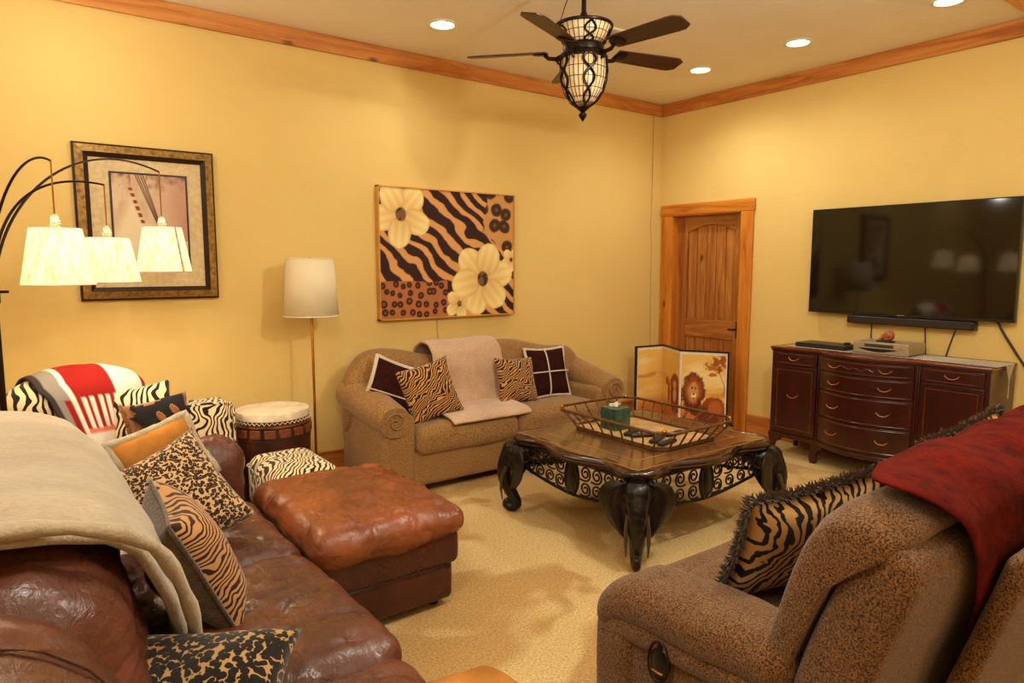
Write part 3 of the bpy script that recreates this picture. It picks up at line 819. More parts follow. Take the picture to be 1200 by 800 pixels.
for i, ((x, y), z0, z1, za, mid) in enumerate(SH):
    a = Vector((pc[0] + (-.008, .0, .008)[i], pc[1], 1.45)); e = Vector((x, y, za))
    pts = []
    m1 = a + Vector((.0, -.02, .30)) if i == 0 else a + Vector((.03, .0, .34)); m2 = Vector((mid[0], mid[1], mid[2] + (.14 if i == 0 else .07)))
    if i == 0: m1 = a + Vector((.02, -.05, .32)); m2 = Vector((.10, 3.36, 2.0))
    for q in np.linspace(0, 1, 30):
        pts.append(a * (1 - q) ** 3 + m1 * 3 * q * (1 - q) ** 2 + m2 * 3 * q * q * (1 - q) + e * q ** 3)
    part('arc_arm', tube(pts, [.0065 - .002 * q for q in np.linspace(0, 1, 30)], 8), 'dark_bronze', t)
    part('hanging_rod', tube([(x, y, za + .004), (x, y, z1 + .04)], .003, 6), 'brass', t)
    part('socket', lathe([(.012, z1 - .05), (.018, z1 - .02), (.016, z1 + .01), (.022, z1 + .02), (.014, z1 + .045), (.004, z1 + .055)], 14, (x, y, 0)), 'clear_glass', t)
    s = part('lamp_shade', open_shade(.127, z0, .088, z1 - .0, (x, y, 0)), 'shade_lit', t, solid=.003)
    for rr, z in ((.127, z0), (.088, z1)):
        part('rim_tape', tube([(x + rr * math.cos(a_), y + rr * math.sin(a_), z) for a_ in np.linspace(0, 2 * PI, 41)[:-1]], .0025, 5, closed=True), 'white_card', s)
    part('light_bulb', ellipsoid((x, y, z1 - .09), (.028, .028, .04)), 'bulb_glow', t, smooth='all')
    part('shade_ring', join(tube([(x - .088, y, z1 - .01), (x + .088, y, z1 - .01)], .0015, 4), tube([(x, y - .088, z1 - .01), (x, y + .088, z1 - .01)], .0015, 4)), 'brass', t)
    if i == 2: part('seam_shadow_strip', tube([(x + .044, y - .080, z1), (x + .067, y - .115, z0)], .0045, 5), 'gold_frame', s)  # tube stands for the seam strip together with its thin shadow line
    lamp_light('bulb_light', 'POINT', (x - pc[0], y - pc[1], z1 - .16), 4.5, (1, .92, .74), .03, parent=t)

# ------------------------------------------------------------------ flat prints (colour arrays)
def smooth_noise(u, v, s, seed=0):
    rs = np.random.RandomState(seed); out = np.zeros_like(u); amp = 1
    for o_ in range(3):
        g = rs.rand(40, 40); x = (u * s * 2 ** o_) % 38; y = (v * s * 2 ** o_) % 38
        i = x.astype(int); j = y.astype(int); fx = x - i; fy = y - j; fx = fx * fx * (3 - 2 * fx); fy = fy * fy * (3 - 2 * fy)
        out += amp * ((g[i, j] * (1 - fx) + g[i + 1, j] * fx) * (1 - fy) + (g[i, j + 1] * (1 - fx) + g[i + 1, j + 1] * fx) * fy - .5); amp *= .5
    return out
def C3(c): return np.array(lin(c))
def mixm(col, c, mask):
    mask = np.clip(mask, 0, 1)[..., None]; return col * (1 - mask) + C3(c) * mask
def flower(col, u, v, cu, cv, r, rot, n=6, asp=1.26):
    x = (u - cu) * asp; y = v - cv; rr = np.hypot(x, y)
    wob = smooth_noise(u, v, 12, 9) * .10
    for k in list(range(0, n, 2)) + list(range(1, n, 2)):
        a = rot + 2 * PI * k / n; dx, dy = math.cos(a), math.sin(a)
        p = x * dx + y * dy; q = -x * dy + y * dx
        d = np.hypot((p - r * .56) / (r * .47), q / (r * .40)) + wob
        mask = np.clip((1 - d) / .05, 0, 1)
        sh = np.clip(.35 + .65 * (p / r) + .25 * np.cos(q / r * 26) * .35 - .5 * np.clip(d - .78, 0, 1) * 2, 0, 1)
        base = C3((206, 142, 62)) * (1 - sh[..., None]) + C3((252, 226, 152)) * sh[..., None]
        col = col * (1 - mask[..., None]) + base * mask[..., None]
    k = np.clip((r * .19 - np.hypot(x, y * .85)) / .008, 0, 1)
    return mixm(mixm(col, (66, 40, 24), k), (150, 110, 70), k * (smooth_noise(u, v, 30, 4) > .1) * .6)
def paint_flowers(u, v):
    w = smooth_noise(u, v, 4, 1); w2 = smooth_noise(u, v, 9, 2)
    s = np.sin(((u * .62 * 1.26 + v * .8) * 52 + w * 5) + w2 * 1.6)
    col = np.zeros(u.shape + (3,)) + C3((54, 26, 20))
    col = mixm(col, (224, 160, 96), (s - .15) * 6)
    # leopard corner
    mk = ((v < .29 + .02 * w2) & (u < .47)).astype(float)
    def spots(sx, sy, seed, lo, hi, base, ring, inner):
        rs = np.random.RandomState(seed); best = np.full(u.shape, 9.0)
        gx, gy = np.floor(u * sx), np.floor(v * sy); T = rs.rand(60, 60, 2)
        for dx in (-1, 0, 1):
            for dy in (-1, 0, 1):
                ii = (gx + dx).astype(int) % 60; jj = (gy + dy).astype(int) % 60
                px = gx + dx + .5 + (T[ii, jj, 0] - .5) * .6; py = gy + dy + .5 + (T[ii, jj, 1] - .5) * .6
                best = np.minimum(best, np.hypot(u * sx - px, v * sy - py) + .0)
        best = best + w2 * .15
        c = np.zeros(u.shape + (3,)) + C3(base)
        c = mixm(c, ring, (hi - best) * 12); c = mixm(c, inner, (lo - best) * 12); return c
    c2 = spots(17, 13, 3, .17, .38, (180, 110, 62), (50, 22, 18), (130, 74, 42)); col = col * (1 - mk[..., None]) + c2 * mk[..., None]
    mk = ((u > .76 + .05 * w) & (v > .52) & (v - .5 > -(u - .95) * .9)).astype(float)
    c3 = spots(9, 7.5, 5, .12, .43, (208, 150, 84), (70, 42, 26), (120, 84, 50)); col = col * (1 - mk[..., None]) + c3 * mk[..., None]
    col = flower(col, u, v, .145, .80, .255, .85, 5); col = flower(col, u, v, .56, .10, .13, 1.2, 5); col = flower(col, u, v, .98, .46, .10, 1, 5)
    col = flower(col, u, v, .745, .30, .30, .2, 6)
    return col
def paint_lions(u, v):   # u 0..1 over all panels
    vs = v; v = np.maximum(v - .16, -.02)
    col = np.zeros(u.shape + (3,)) + C3((238, 190, 96)); n1 = smooth_noise(u, v * 2.2, 3, 7); n2 = smooth_noise(u, v, 14, 8)
    col = mixm(col, (248, 218, 148), (n1 - .0) * 2.2); col = mixm(col, (216, 146, 56), (-n1 - .22) * 3)
    col = mixm(col, (200, 118, 44), (.2 - v + .06 * n1) * 6)
    col = mixm(col, (206, 130, 60), (.045 - np.abs(v - .47 + .1 * n1)) * 20 * ((u < .22)))
    tr = (1 - np.hypot((u - .93) / .11, (v - .72 - .25 * n2 - .4 * (u - .9)) / .085)) * 4; col = mixm(col, (164, 84, 26), tr)
    tr = (1 - np.hypot((u - .84) / .09, (v - .64 - .15 * n2) / .04)) * 3; col = mixm(col, (188, 110, 40), tr)
    col = mixm(col, (150, 80, 30), (.006 - np.abs(u - .96 + .03 * np.sin(v * 12))) * 200 * (v < .65) * (v > .3))
    def E(cu, cv, a, b, c_, k=6, rag=.22):
        nonlocal col
        col = mixm(col, c_, (1 - np.hypot((u - cu) / a, (v - cv) / b) + n2 * rag) * k)
    E(.87, .10, .15, .20, (150, 70, 22), 8); E(.80, .04, .16, .12, (118, 50, 14), 5); E(.90, .13, .09, .12, (186, 100, 40), 4)
    th = np.arctan2(v - .36, (u - .655) * 1.4); rag = .035 * np.sin(th * 23 + 2 * n2) + .03 * np.sin(th * 41) + .25 * n2
    col = mixm(col, (98, 38, 10), (1 - np.hypot((u - .655) / .140, (v - .33) / .30) + rag) * 7)
    col = mixm(col, (158, 80, 26), (1 - np.hypot((u - .655) / .115, (v - .36) / .23) + rag) * 4)
    col = mixm(col, (206, 140, 70), (1 - np.hypot((u - .655) / .075, (v - .33) / .16) + rag) * 3)
    E(.66, .36, .040, .12, (214, 150, 84), 6, .1); E(.66, .28, .030, .045, (246, 222, 184), 6, .1)
    E(.642, .385, .009, .016, (60, 24, 10), 8, 0); E(.678, .385, .009, .016, (60, 24, 10), 8, 0); E(.66, .305, .012, .018, (80, 34, 16), 8, 0); E(.66, .245, .016, .010, (110, 50, 24), 6, 0)
    E(.60, .50, .018, .03, (120, 54, 18), 8, .1); E(.71, .50, .018, .03, (120, 54, 18), 8, .1)
    E(.475, .24, .062, .28, (134, 62, 20), 8); E(.468, .42, .058, .14, (150, 74, 26), 7); E(.468, .39, .022, .06, (216, 156, 92), 6, .1); E(.47, .24, .022, .12, (222, 170, 106), 5)
    E(.37, .40, .026, .07, (176, 100, 42), 8); E(.395, .24, .020, .18, (176, 104, 46), 6)
    return col
def paint_sketch(u, v):
    n1 = smooth_noise(u, v, 4, 11); n2 = smooth_noise(u, v, 16, 12)
    col = np.zeros(u.shape + (3,)) + C3((206, 172, 140)); col = mixm(col, (228, 206, 172), (n1 + .1) * 2)
    col = mixm(col, (192, 138, 120), (u - .55) * 2 * (v > .3) + n1 * .6)
    col = mixm(col, (120, 82, 66), (v - .86 + n2 * .22) * 4 * (np.abs(u - .35) > .1))
    col = mixm(col, (232, 214, 178), (.9 - v - 1.6 * np.abs(u - .25)) * 4 * (v < .85))
    col = mixm(col, (128, 112, 88), (.42 - v - 1.1 * np.abs(u - .5) + .1 * n2) * 5 * (v < .42))
    for du in (0, .05, .11, .16): col = mixm(col, (84, 50, 38), (.012 - np.abs(u - .34 - du * .6 - (.95 - v) * (.52 - du * .8))) * 120 * (v > .33))
    col = mixm(col, (140, 54, 36), (.035 - np.abs(u - .24 - (.85 - v) * .42)) * 60 * (v > .48) * (v < .86) * (np.sin(v * 90) > -.2))
    return col
def panel(name, paint, nu, nv, to3d, mt, parent, u0=0, u1=1, local=False):
    i = np.linspace(0, 1, nu + 1); j = np.linspace(0, 1, nv + 1); U, V = np.meshgrid(u0 + (u1 - u0) * i, j, indexing='ij')
    col = paint(U, V).reshape(-1, 3)
    return part(name, sheet(to3d, nu, nv), mt, parent, smooth=False, colors=col, local=local)

# canvas with flowers
t = thing('wall_canvas', 'large canvas of pale flowers on zebra and leopard print', 'picture', (2.89, 4.70, 1.1))
cx0, cx1, cz0, cz1 = 2.262, 3.518, 1.108, 2.108
part('canvas_block', box(cx0 + .008, cx1 - .008, 4.675, 4.718, cz0 + .008, cz1 - .008), 'canvas_edge', t, smooth=False)
panel('painted_face', paint_flowers, 230, 184, lambda u, v: (cx0 + .008 + u * (cx1 - cx0 - .016), 4.672, cz0 + .008 + v * (cz1 - cz0 - .016)), 'canvas_print', t)
for b in (box(cx0, cx1, 4.664, 4.718, cz1 - .009, cz1), box(cx0, cx1, 4.664, 4.718, cz0, cz0 + .009), box(cx0, cx0 + .009, 4.664, 4.718, cz0, cz1), box(cx1 - .009, cx1, 4.664, 4.718, cz0, cz1)):
    part('frame_rail', b, 'canvas_edge', t, smooth=False)
# framed print
t = thing('framed_picture', 'framed sketch print in a wide cream mat behind the arc lamp', 'picture', (.755, 4.70, 1.31))
fx0, fx1, fz0, fz1 = .375, 1.135, 1.313, 2.225
part('backing', box(fx0 + .02, fx1 - .02, 4.695, 4.718, fz0 + .02, fz1 - .02), 'mat_board', t, smooth=False)
def mitre(w0, w1, y0, y1, mt):
    """four mitred rails between inset w0 and w1"""
    o_ = [(fx0 + w0, fz0 + w0), (fx1 - w0, fz0 + w0), (fx1 - w0, fz1 - w0), (fx0 + w0, fz1 - w0)]
    i_ = [(fx0 + w1, fz0 + w1), (fx1 - w1, fz0 + w1), (fx1 - w1, fz1 - w1), (fx0 + w1, fz1 - w1)]
    for k in range(4):
        a, b, c, d_ = o_[k], o_[(k + 1) % 4], i_[(k + 1) % 4], i_[k]
        V = [(a[0], 4.718, a[1]), (b[0], 4.718, b[1]), (c[0], 4.718, c[1]), (d_[0], 4.718, d_[1]), (a[0], y0, a[1]), (b[0], y0, b[1]), (c[0], y1, c[1]), (d_[0], y1, d_[1])]
        part('frame_rail', (V, [(0, 1, 2, 3), (4, 7, 6, 5), (0, 4, 5, 1), (1, 5, 6, 2), (2, 6, 7, 3), (3, 7, 4, 0)]), mt, t, smooth=False)
mitre(0, .012, 4.69, 4.68, 'frame_dark'); mitre(.012, .052, 4.678, 4.666, 'gold_frame'); mitre(.052, .078, 4.67, 4.69, 'frame_dark')
gx0, gx1, gz0, gz1 = .565, .965, 1.50, 2.06
part('inner_mat', box(gx0 - .012, gx1 + .012, 4.690, 4.6955, gz0 - .012, gz1 + .012), 'frame_dark', t, smooth=False)
panel('print', paint_sketch, 110, 140, lambda u, v: (gx0 + u * (gx1 - gx0), 4.689, gz0 + v * (gz1 - gz0)), 'paper_print', t)

# ------------------------------------------------------------------ folding lion screen
t = thing('folding_screen', 'low folding screen painted with two lions standing before the wooden door', 'screen', (5.0, 4.1, 0))
PL = [(4.80, 4.44), (5.13, 4.40), (4.93, 4.02), (5.13, 3.66)]
Ls = [math.dist(PL[i], PL[i + 1]) for i in range(3)]; U = [0, .30, .52, 1.0]; zb, zt = .02, .745
for i in range(3):
    a, b = Vector((*PL[i], 0)), Vector((*PL[i + 1], 0)); d = (b - a).normalized(); nr = Vector((d.y, -d.x, 0))
    if nr.x > 0: nr = -nr
    g = .002
    def bx2(s0, s1, z0, z1, th0, th1):
        q = [a + d * s0 + nr * th0, a + d * s1 + nr * th0, a + d * s1 + nr * th1, a + d * s0 + nr * th1]
        V = [(p.x, p.y, z0) for p in q] + [(p.x, p.y, z1) for p in q]
        return V, [(0, 1, 2, 3), (4, 7, 6, 5), (0, 4, 5, 1), (1, 5, 6, 2), (2, 6, 7, 3), (3, 7, 4, 0)]
    L = Ls[i]
    pn = part('screen_panel', bx2(g, L - g, zb, zt, -.008, .006), 'white_card', t, smooth=False)
    part('painted_face', (lambda sh_: sh_)(sheet(lambda u, v: tuple(a + d * (.012 + u * (L - .024)) + nr * .0075 + Vector((0, 0, zb + .03 + v * (zt - zb - .055)))), 100, 120)), 'screen_print', pn, smooth=False,
         colors=paint_lions(*np.meshgrid(U[i] + (U[i + 1] - U[i]) * np.linspace(0, 1, 101), np.linspace(0, 1, 121), indexing='ij')).reshape(-1, 3))
    part('frame_rail', bx2(0, L, zt, zt + .014, -.012, .012), 'screen_frame', pn, smooth=False); part('frame_rail', bx2(0, L, 0, zb, -.012, .012), 'screen_frame', pn, smooth=False)
    if i == 0: part('frame_rail', bx2(-.014, 0, 0, zt + .014, -.012, .012), 'screen_frame', pn, smooth=False)
    if i == 2: part('frame_rail', bx2(L, L + .014, 0, zt + .014, -.012, .012), 'screen_frame', pn, smooth=False)

# ------------------------------------------------------------------ coffee table
TX0, TX1, TY0, TY1 = 2.42, 3.66, 2.21, 3.33
tcx, tcy = (TX0 + TX1) / 2, (TY0 + TY1) / 2
t = thing('coffee_table', 'ornate dark coffee table on four bronze elephant heads with a scroll apron', 'coffee table', (tcx, tcy, 0))
def outline(inset=0):
    hx, hy = (TX1 - TX0) / 2, (TY1 - TY0) / 2; pts = []; cc = .10
    for (a, b, nx, ny) in (((-hx + cc, -hy), (hx - cc, -hy), 0, -1), ((hx, -hy + cc), (hx, hy - cc), 1, 0), ((hx - cc, hy), (-hx + cc, hy), 0, 1), ((-hx, hy - cc), (-hx, -hy + cc), -1, 0)):
        N = 24
        for i in range(N + 1):
            q = i / N; k = min(q, 1 - q)
            off = -.045 * math.exp(-((k - .20) / .10) ** 2) - .01 + .012 * max(0, 1 - abs(q - .5) / .10) * 1.2 + (.012 if k > .36 else 0)
            x = a[0] + (b[0] - a[0]) * q + nx * (off - inset); y = a[1] + (b[1] - a[1]) * q + ny * (off - inset)
            if k < .12:
                s = (1 - k / .12); x += (0 if nx else (1 if q > .5 else -1) * 0); 
            pts.append((x, y))
    return pts
def ring(ins, z):
    return [(tcx + x, tcy + y, z) for x, y in outline(ins)]
part('moulded_edge', loft([ring(.05, .44), ring(.028, .443), ring(.012, .452), ring(.014, .462), ring(.0, .472), ring(-.004, .484), ring(.004, .495), ring(.016, .500), ring(.018, .4985), ring(.055, .4985)]), 'walnut_edge', t, angle=60)
part('table_field', loft([ring(.05, .47), ring(.05, .5005)]), 'table_field', t, angle=30)
for ins in (.075, .20):
    hx, hy = (TX1 - TX0) / 2 - ins, (TY1 - TY0) / 2 - ins; z = .5008; w_ = .004
    for b in (box(tcx - hx, tcx + hx, tcy - hy - w_, tcy - hy + w_, z - .002, z), box(tcx - hx, tcx + hx, tcy + hy - w_, tcy + hy + w_, z - .002, z), box(tcx - hx - w_, tcx - hx + w_, tcy - hy, tcy + hy, z - .002, z + .0002), box(tcx + hx - w_, tcx + hx + w_, tcy - hy, tcy + hy, z - .002, z + .0002)):
        part('inlay_strip', b, 'inlay', t, smooth=False)
# elephant leg in its own frame: x outward, origin on the floor under the table corner
setorg((0, 0, 0))
def chain(pts):
    out = []
    for i in range(len(pts) - 1):
        (a, ra), (b, rb) = pts[i], pts[i + 1]; a = Vector(a); b = Vector(b); n = max(2, int((b - a).length / (min(ra, rb) * .35)))
        for k in range(n): out.append((a.lerp(b, k / n), ra + (rb - ra) * k / n))
    out.append((Vector(pts[-1][0]), pts[-1][1])); return out
tr = [((.06, 0, .365), .060), ((.085, 0, .315), .052), ((.098, 0, .265), .044), ((.092, 0, .21), .044), ((.072, 0, .16), .040), ((.045, 0, .11), .037), ((.022, 0, .07), .034), ((.018, 0, .045), .031), ((.035, 0, .030), .028), ((.066, 0, .026), .025), ((.090, 0, .042), .022), ((.088, 0, .066), .019), ((.070, 0, .072), .016)]
tp, trr = zip(*chain(tr))
body = [ellipsoid((0, 0, .385), (.095, .088, .075)), ellipsoid((.055, 0, .395), (.055, .066, .06)), ellipsoid((.05, .028, .425), (.04, .034, .03)), ellipsoid((.05, -.028, .425), (.04, .034, .03)), ellipsoid((-.05, 0, .40), (.09, .07, .05)), ellipsoid((.055, .035, .345), (.042, .028, .05)), ellipsoid((.055, -.035, .345), (.042, .028, .05)), ellipsoid((.075, .03, .385), (.02, .014, .016)), ellipsoid((.075, -.03, .385), (.02, .014, .016)), tube(tp, list(trr), 14)]
for k in range(9):
    q = (.30 - .022 * k); 
    i_ = min(range(len(tp)), key=lambda i: abs(tp[i].z - q) + (10 if i > len(tp) * .7 else 0))
    c_ = tp[i_]; r_ = trr[i_] * 1.0
    body.append(ellipsoid((c_.x, 0, c_.z), (r_ + .004, r_ + .003, .006)))
def ear(s):
    prof = [(.445, .03), (.44, .08), (.42, .12), (.385, .145), (.34, .152), (.29, .140), (.24, .11), (.20, .070), (.165, .02)]
    rings = []
    for z, wd in prof:
        row = []
        for q in np.linspace(0, 1, 7):
            yy = .045 + wd * q; xx = .030 - .50 * wd * q + .022 * math.sin(q * PI) - .010 * math.sin(q * 9)
            row.append((xx, s * yy, z + .006 * math.sin(q * 7)))
        rings.append(row)
    return loft(rings, closed=False)
def elephant(ang, loc, first=None):
    if first is None:
        h_ = part('elephant_head', join(*body), 'black_bronze', t, local=True, remesh=.0065, smooth='all')
        for s in (-1, 1):
            part('ear', ear(s), 'black_bronze', h_, local=True, solid=.014, sub=1, smooth='all')
            part('tusk', tube([(.08, s * .044, .30), (.104, s * .054, .23), (.11, s * .056, .16), (.10, s * .054, .09)], [.013, .011, .009, .003], 8), 'tusk_dark', h_, local=True)
            part('eye', ellipsoid((.092, s * .043, .372), (.008, .007, .008), 10, 6), 'black_plastic', h_, local=True)
    else:
        h_ = first.copy(); COL.objects.link(h_)
        for c in first.children:
            q = c.copy(); COL.objects.link(q); q.parent = h_
    h_.parent = t; h_.location = (loc[0] - tcx, loc[1] - tcy, 0); h_.rotation_euler = (0, 0, ang); return h_
e0 = elephant(R(225), (TX0 + .075, TY0 + .075))
elephant(R(135), (TX0 + .075, TY1 - .075), e0); elephant(R(-45), (TX1 - .075, TY0 + .075), e0); elephant(R(45), (TX1 - .075, TY1 - .075), e0)
# apron: local frame x along side, z up
sp = []
for q in np.linspace(0, 1, 26):
    a = -PI / 2 + q * 2.15 * 2 * PI * .8; r_ = .036 * (1 - q) ** .8 + .006; sp.append((r_ * math.cos(a), 0, r_ * math.sin(a)))
tail = [(-.042, 0, -.040), (-.02, 0, -.043)]
scroll_mesh = tube(tail + sp + [], .0056, 6)
leaf = ellipsoid((.0, 0, .0), (.012, .006, .012), 8, 6)
scroll_obj = None
for side_, ang in ((0, -90), (1, 0), (2, 90), (3, 180)):
    pl = {0: (TX0 + .075, tcy), 1: (tcx, TY0 + .075), 2: (TX1 - .075, tcy), 3: (tcx, TY1 - .075)}[side_]
    half = (TY1 - TY0) / 2 - .12 if side_ in (0, 2) else (TX1 - TX0) / 2 - .12
    M = Matrix.Translation((pl[0] - tcx, pl[1] - tcy, 0)) @ Matrix.Rotation(R(ang), 4, 'Z')
    def zb_(x): return .245 + .055 * (abs(x) / half) ** 1.6
    setorg()
    part('apron_rail', xf(tube([(x, 0, zb_(x)) for x in np.linspace(-half, half, 24)], .009, 8), M), 'iron', t, local=True)
    part('apron_rail', xf(tube([(x, 0, .437) for x in (-half, half)], .009, 8), M), 'iron', t, local=True)
    md = part('medallion', xf(ellipsoid((0, 0, .345), (.055, .022, .105), 20, 12), M), 'black_bronze', t, local=True, smooth='all')
    part('medallion_rim', xf(tube([(.05 * math.cos(a), -.012, .345 + .097 * math.sin(a)) for a in np.linspace(0, 2 * PI, 29)[:-1]], .006, 6, closed=True), M), 'black_bronze', md, local=True)
    cols = np.linspace(.105, half - .07, 4)
    for s in (-1, 1):
        for ci, xc in enumerate(cols):
            for row in (0, 1):
                zz = (zb_(xc) + .437) / 2 + (.046 if row else -.042)
                N = M @ Matrix.Translation((s * xc, 0, zz)) @ Matrix.Diagonal((s * .98, 1, (1 if row else .95), 1))
                if scroll_obj is None:
                    scroll_obj = part('scroll', scroll_mesh, 'iron', t, local=True); c = scroll_obj
                else:
                    c = scroll_obj.copy(); COL.objects.link(c)
                c.matrix_local = N
setorg()

# tray on the table
RX0, RX1, RY0, RY1, RZ = 2.76, 3.42, 2.34, 3.26, .625
BX0, BX1, BY0, BY1, BZ = 2.83, 3.35, 2.42, 3.17, .503
t = thing('serving_tray', 'open metal gallery tray with curved bars on the coffee table', 'tray', ((RX0 + RX1) / 2, (RY0 + RY1) / 2, BZ))
def octo(x0, x1, y0, y1, c, z): return [(x0 + c, y0, z), (x1 - c, y0, z), (x1, y0 + c, z), (x1, y1 - c, z), (x1 - c, y1, z), (x0 + c, y1, z), (x0, y1 - c, z), (x0, y0 + c, z)]
rim = octo(RX0, RX1, RY0, RY1, .085, RZ); bas = octo(BX0, BX1, BY0, BY1, .06, BZ)
def seglist(p, n):
    out = []
    for i in range(8):
        a, b = Vector(p[i]), Vector(p[(i + 1) % 8])
        for k in range(6): out.append(tuple(a.lerp(b, k / 6)))
    return out
part('top_rail', tube(seglist(rim, 6), .0095, 8, closed=True, flat=.8), 'rattan_iron', t)
bl = [(x, y, BZ) for x, y, _ in bas]; bh = [(x, y, BZ + .022) for x, y, _ in bas]; bi = [(tcx + (x - tcx) * .97 + .0, tcy + (y - tcy) * .97, BZ + .022) for x, y, _ in bas]; bi2 = [(x, y, BZ + .008) for x, y, _ in bi]
part('bottom_rail', loft([bl, bh, bi, bi2], caps=False), 'rattan_iron', t, smooth=False)
part('tray_bottom', loft([[(x, y, BZ + .001) for x, y, _ in bi], bi2]), 'tray_floor', t, smooth=False)
nb = {0: 5, 1: 1, 2: 8, 3: 1, 4: 5, 5: 1, 6: 8, 7: 1}
for i in range(8):
    a, b = Vector(rim[i]), Vector(rim[(i + 1) % 8]); c, d = Vector(bas[i]), Vector(bas[(i + 1) % 8])
    for k in range(nb[i] + 1 if nb[i] > 1 else 0):
        q = (k + .0) / nb[i]; top = a.lerp(b, q); bo = c.lerp(d, q) + Vector((0, 0, .015)); along = (b - a).normalized()
        midp = top.lerp(bo, .5) + along * .022 + Vector((0, 0, .012))
        pts = [bo * (1 - s) ** 2 + midp * 2 * s * (1 - s) + top * s * s for s in np.linspace(0, 1, 9)]
        bar = part('bar', tube(pts, .0055, 6), 'rattan_iron', t)
        if k % 2: part('bead', ellipsoid(tuple(pts[4]), (.008, .008, .006), 8, 6), 'iron', bar, smooth='all')
for k in (1, 3, 5, 7):
    p = (Vector(rim[k]) + Vector(rim[(k + 1) % 8])) / 2
    part('corner_knob', ellipsoid((p.x, p.y, RZ + .008), (.014, .014, .012), 10, 8), 'brass', t, smooth='all')
# tissue box
bx0 = (3.02, 2.96, BZ + .0085)
t = thing('tissue_box', 'green marble cube tissue box in the tray on the coffee table', 'tissue box', bx0)
part('cover', softbox(bx0[0] - .066, bx0[0] + .066, bx0[1] - .066, bx0[1] + .066, bx0[2], bx0[2] + .135, .004, 3), 'marble_green', t)
part('slot', lathe([(.03, .134), (.03, .1362), (.001, .1362)], 20, bx0), 'black_plastic', t)
part('tissue', sheet(lambda u, v: (bx0[0] + (u - .5) * .055 * (1 + v), bx0[1] + .018 * math.sin(u * 9) * (1 - .4 * v), bx0[2] + .134 + .035 * v * (1 - 1.2 * abs(u - .45)) + .005 * math.sin(u * 14)), 14, 6), 'white_card', t, solid=.002, smooth='all')
# remotes
def remote(label, x, y, ang, L, w_, nb_=4):
    z = BZ + .0085
    t = thing('remote_control', label, 'remote control', (x, y, z), 'remote controls in the tray')
    setorg()
    t.rotation_euler = (0, 0, R(ang))
    part('body', softbox(-L / 2, L / 2, -w_ / 2, w_ / 2, 0, .02, .008, 4), 'black_plastic', t, local=True, smooth='all')
    for i in range(nb_):
        for j in (-1, 1): part('button', box(-L / 2 + .02 + i * (L - .04) / nb_, -L / 2 + .03 + i * (L - .04) / nb_, j * w_ * .22 - .004, j * w_ * .22 + .004, .018, .0225), 'grey_rubber', t, local=True, bevel=.001)
remote('black remote control nearest the green tissue box', 3.00, 2.80, 20, .17, .045)
remote('black remote control in the middle of the tray', 2.99, 2.71, -25, .15, .04)
remote('black remote control lying front right in the tray', 3.00, 2.60, 25, .19, .05)
remote('slim black remote control at the front corner of the tray', 2.98, 2.51, 10, .16, .042)
remote('slim black remote control near the far long side of the tray', 3.18, 2.62, 5, .16, .04)

# ------------------------------------------------------------------ sideboard
SX, SY0, SY1, SZ = 4.95, 1.58, 3.12, .88
t = thing('sideboard', 'dark cherry bow-front sideboard under the television', 'sideboard', (5.15, 2.35, 0))
CY0, CY1 = 2.02, 2.70
def bow(y, x=SX, amp=.12):
    if y <= CY0 or y >= CY1: return x
    q = (y - CY0) / (CY1 - CY0); return x - amp * math.sin(PI * q) ** .8
def bowpoly(off, y0=SY0, y1=SY1, back=5.37, n=24):
    ys = sorted(set([y0, y1] + [y for y in np.linspace(CY0, CY1, n) if y0 <= y <= y1]))
    return [(bow(y) - off, y) for y in ys] + [(back, y1), (back, y0)]
part('carcass', prism(bowpoly(0, SY0 + .01, SY1 - .01), 'Z', .17, SZ - .02), 'cherry', t, bevel=.003)
part('top', prism(bowpoly(.02, SY0, SY1), 'Z', SZ - .022, SZ), 'cherry_top', t, bevel=.006)
part('top_moulding', prism(bowpoly(.01, SY0 + .005, SY1 - .005), 'Z', SZ - .036, SZ - .022), 'cherry', t, bevel=.004)
part('base_moulding', prism(bowpoly(.014, SY0 + .003, SY1 - .003), 'Z', .15, .185), 'cherry', t, bevel=.006)
def foot(y, s):
    pr = [(0, .155), (.11 * s, .155), (.09 * s, .12), (.06 * s, .11), (.045 * s, .07), (.05 * s, .03), (.04 * s, 0), (-.0 * s, 0), (-.012 * s, .05), (.004 * s, .10)]
    part('foot', prism([(y + a, b) for a, b in pr], 'X', SX - .015, SX + .02), 'cherry', t, bevel=.004)
    part('foot', prism([(y + a * .5, b) for a, b in pr], 'X', 5.31, 5.35), 'cherry', t, bevel=.004)
foot(SY1 - .01, -1); foot(SY0 + .01, 1); foot(CY1 + .05, -1); foot(CY0 - .05, 1)
def pull(y, z, parent, w_=.085, x=None):
    x = (bow(y) if x is None else x) - .014
    h_ = part('handle', tube([(x, y - w_ / 2, z + .012), (x - .018, y - w_ / 2, z + .006), (x - .022, y - w_ / 4, z - .010), (x - .022, y, z - .013), (x - .022, y + w_ / 4, z - .010), (x - .018, y + w_ / 2, z + .006), (x, y + w_ / 2, z + .012)], .0034, 7), 'pull_metal', parent)
    for s in (-1, 1): pass
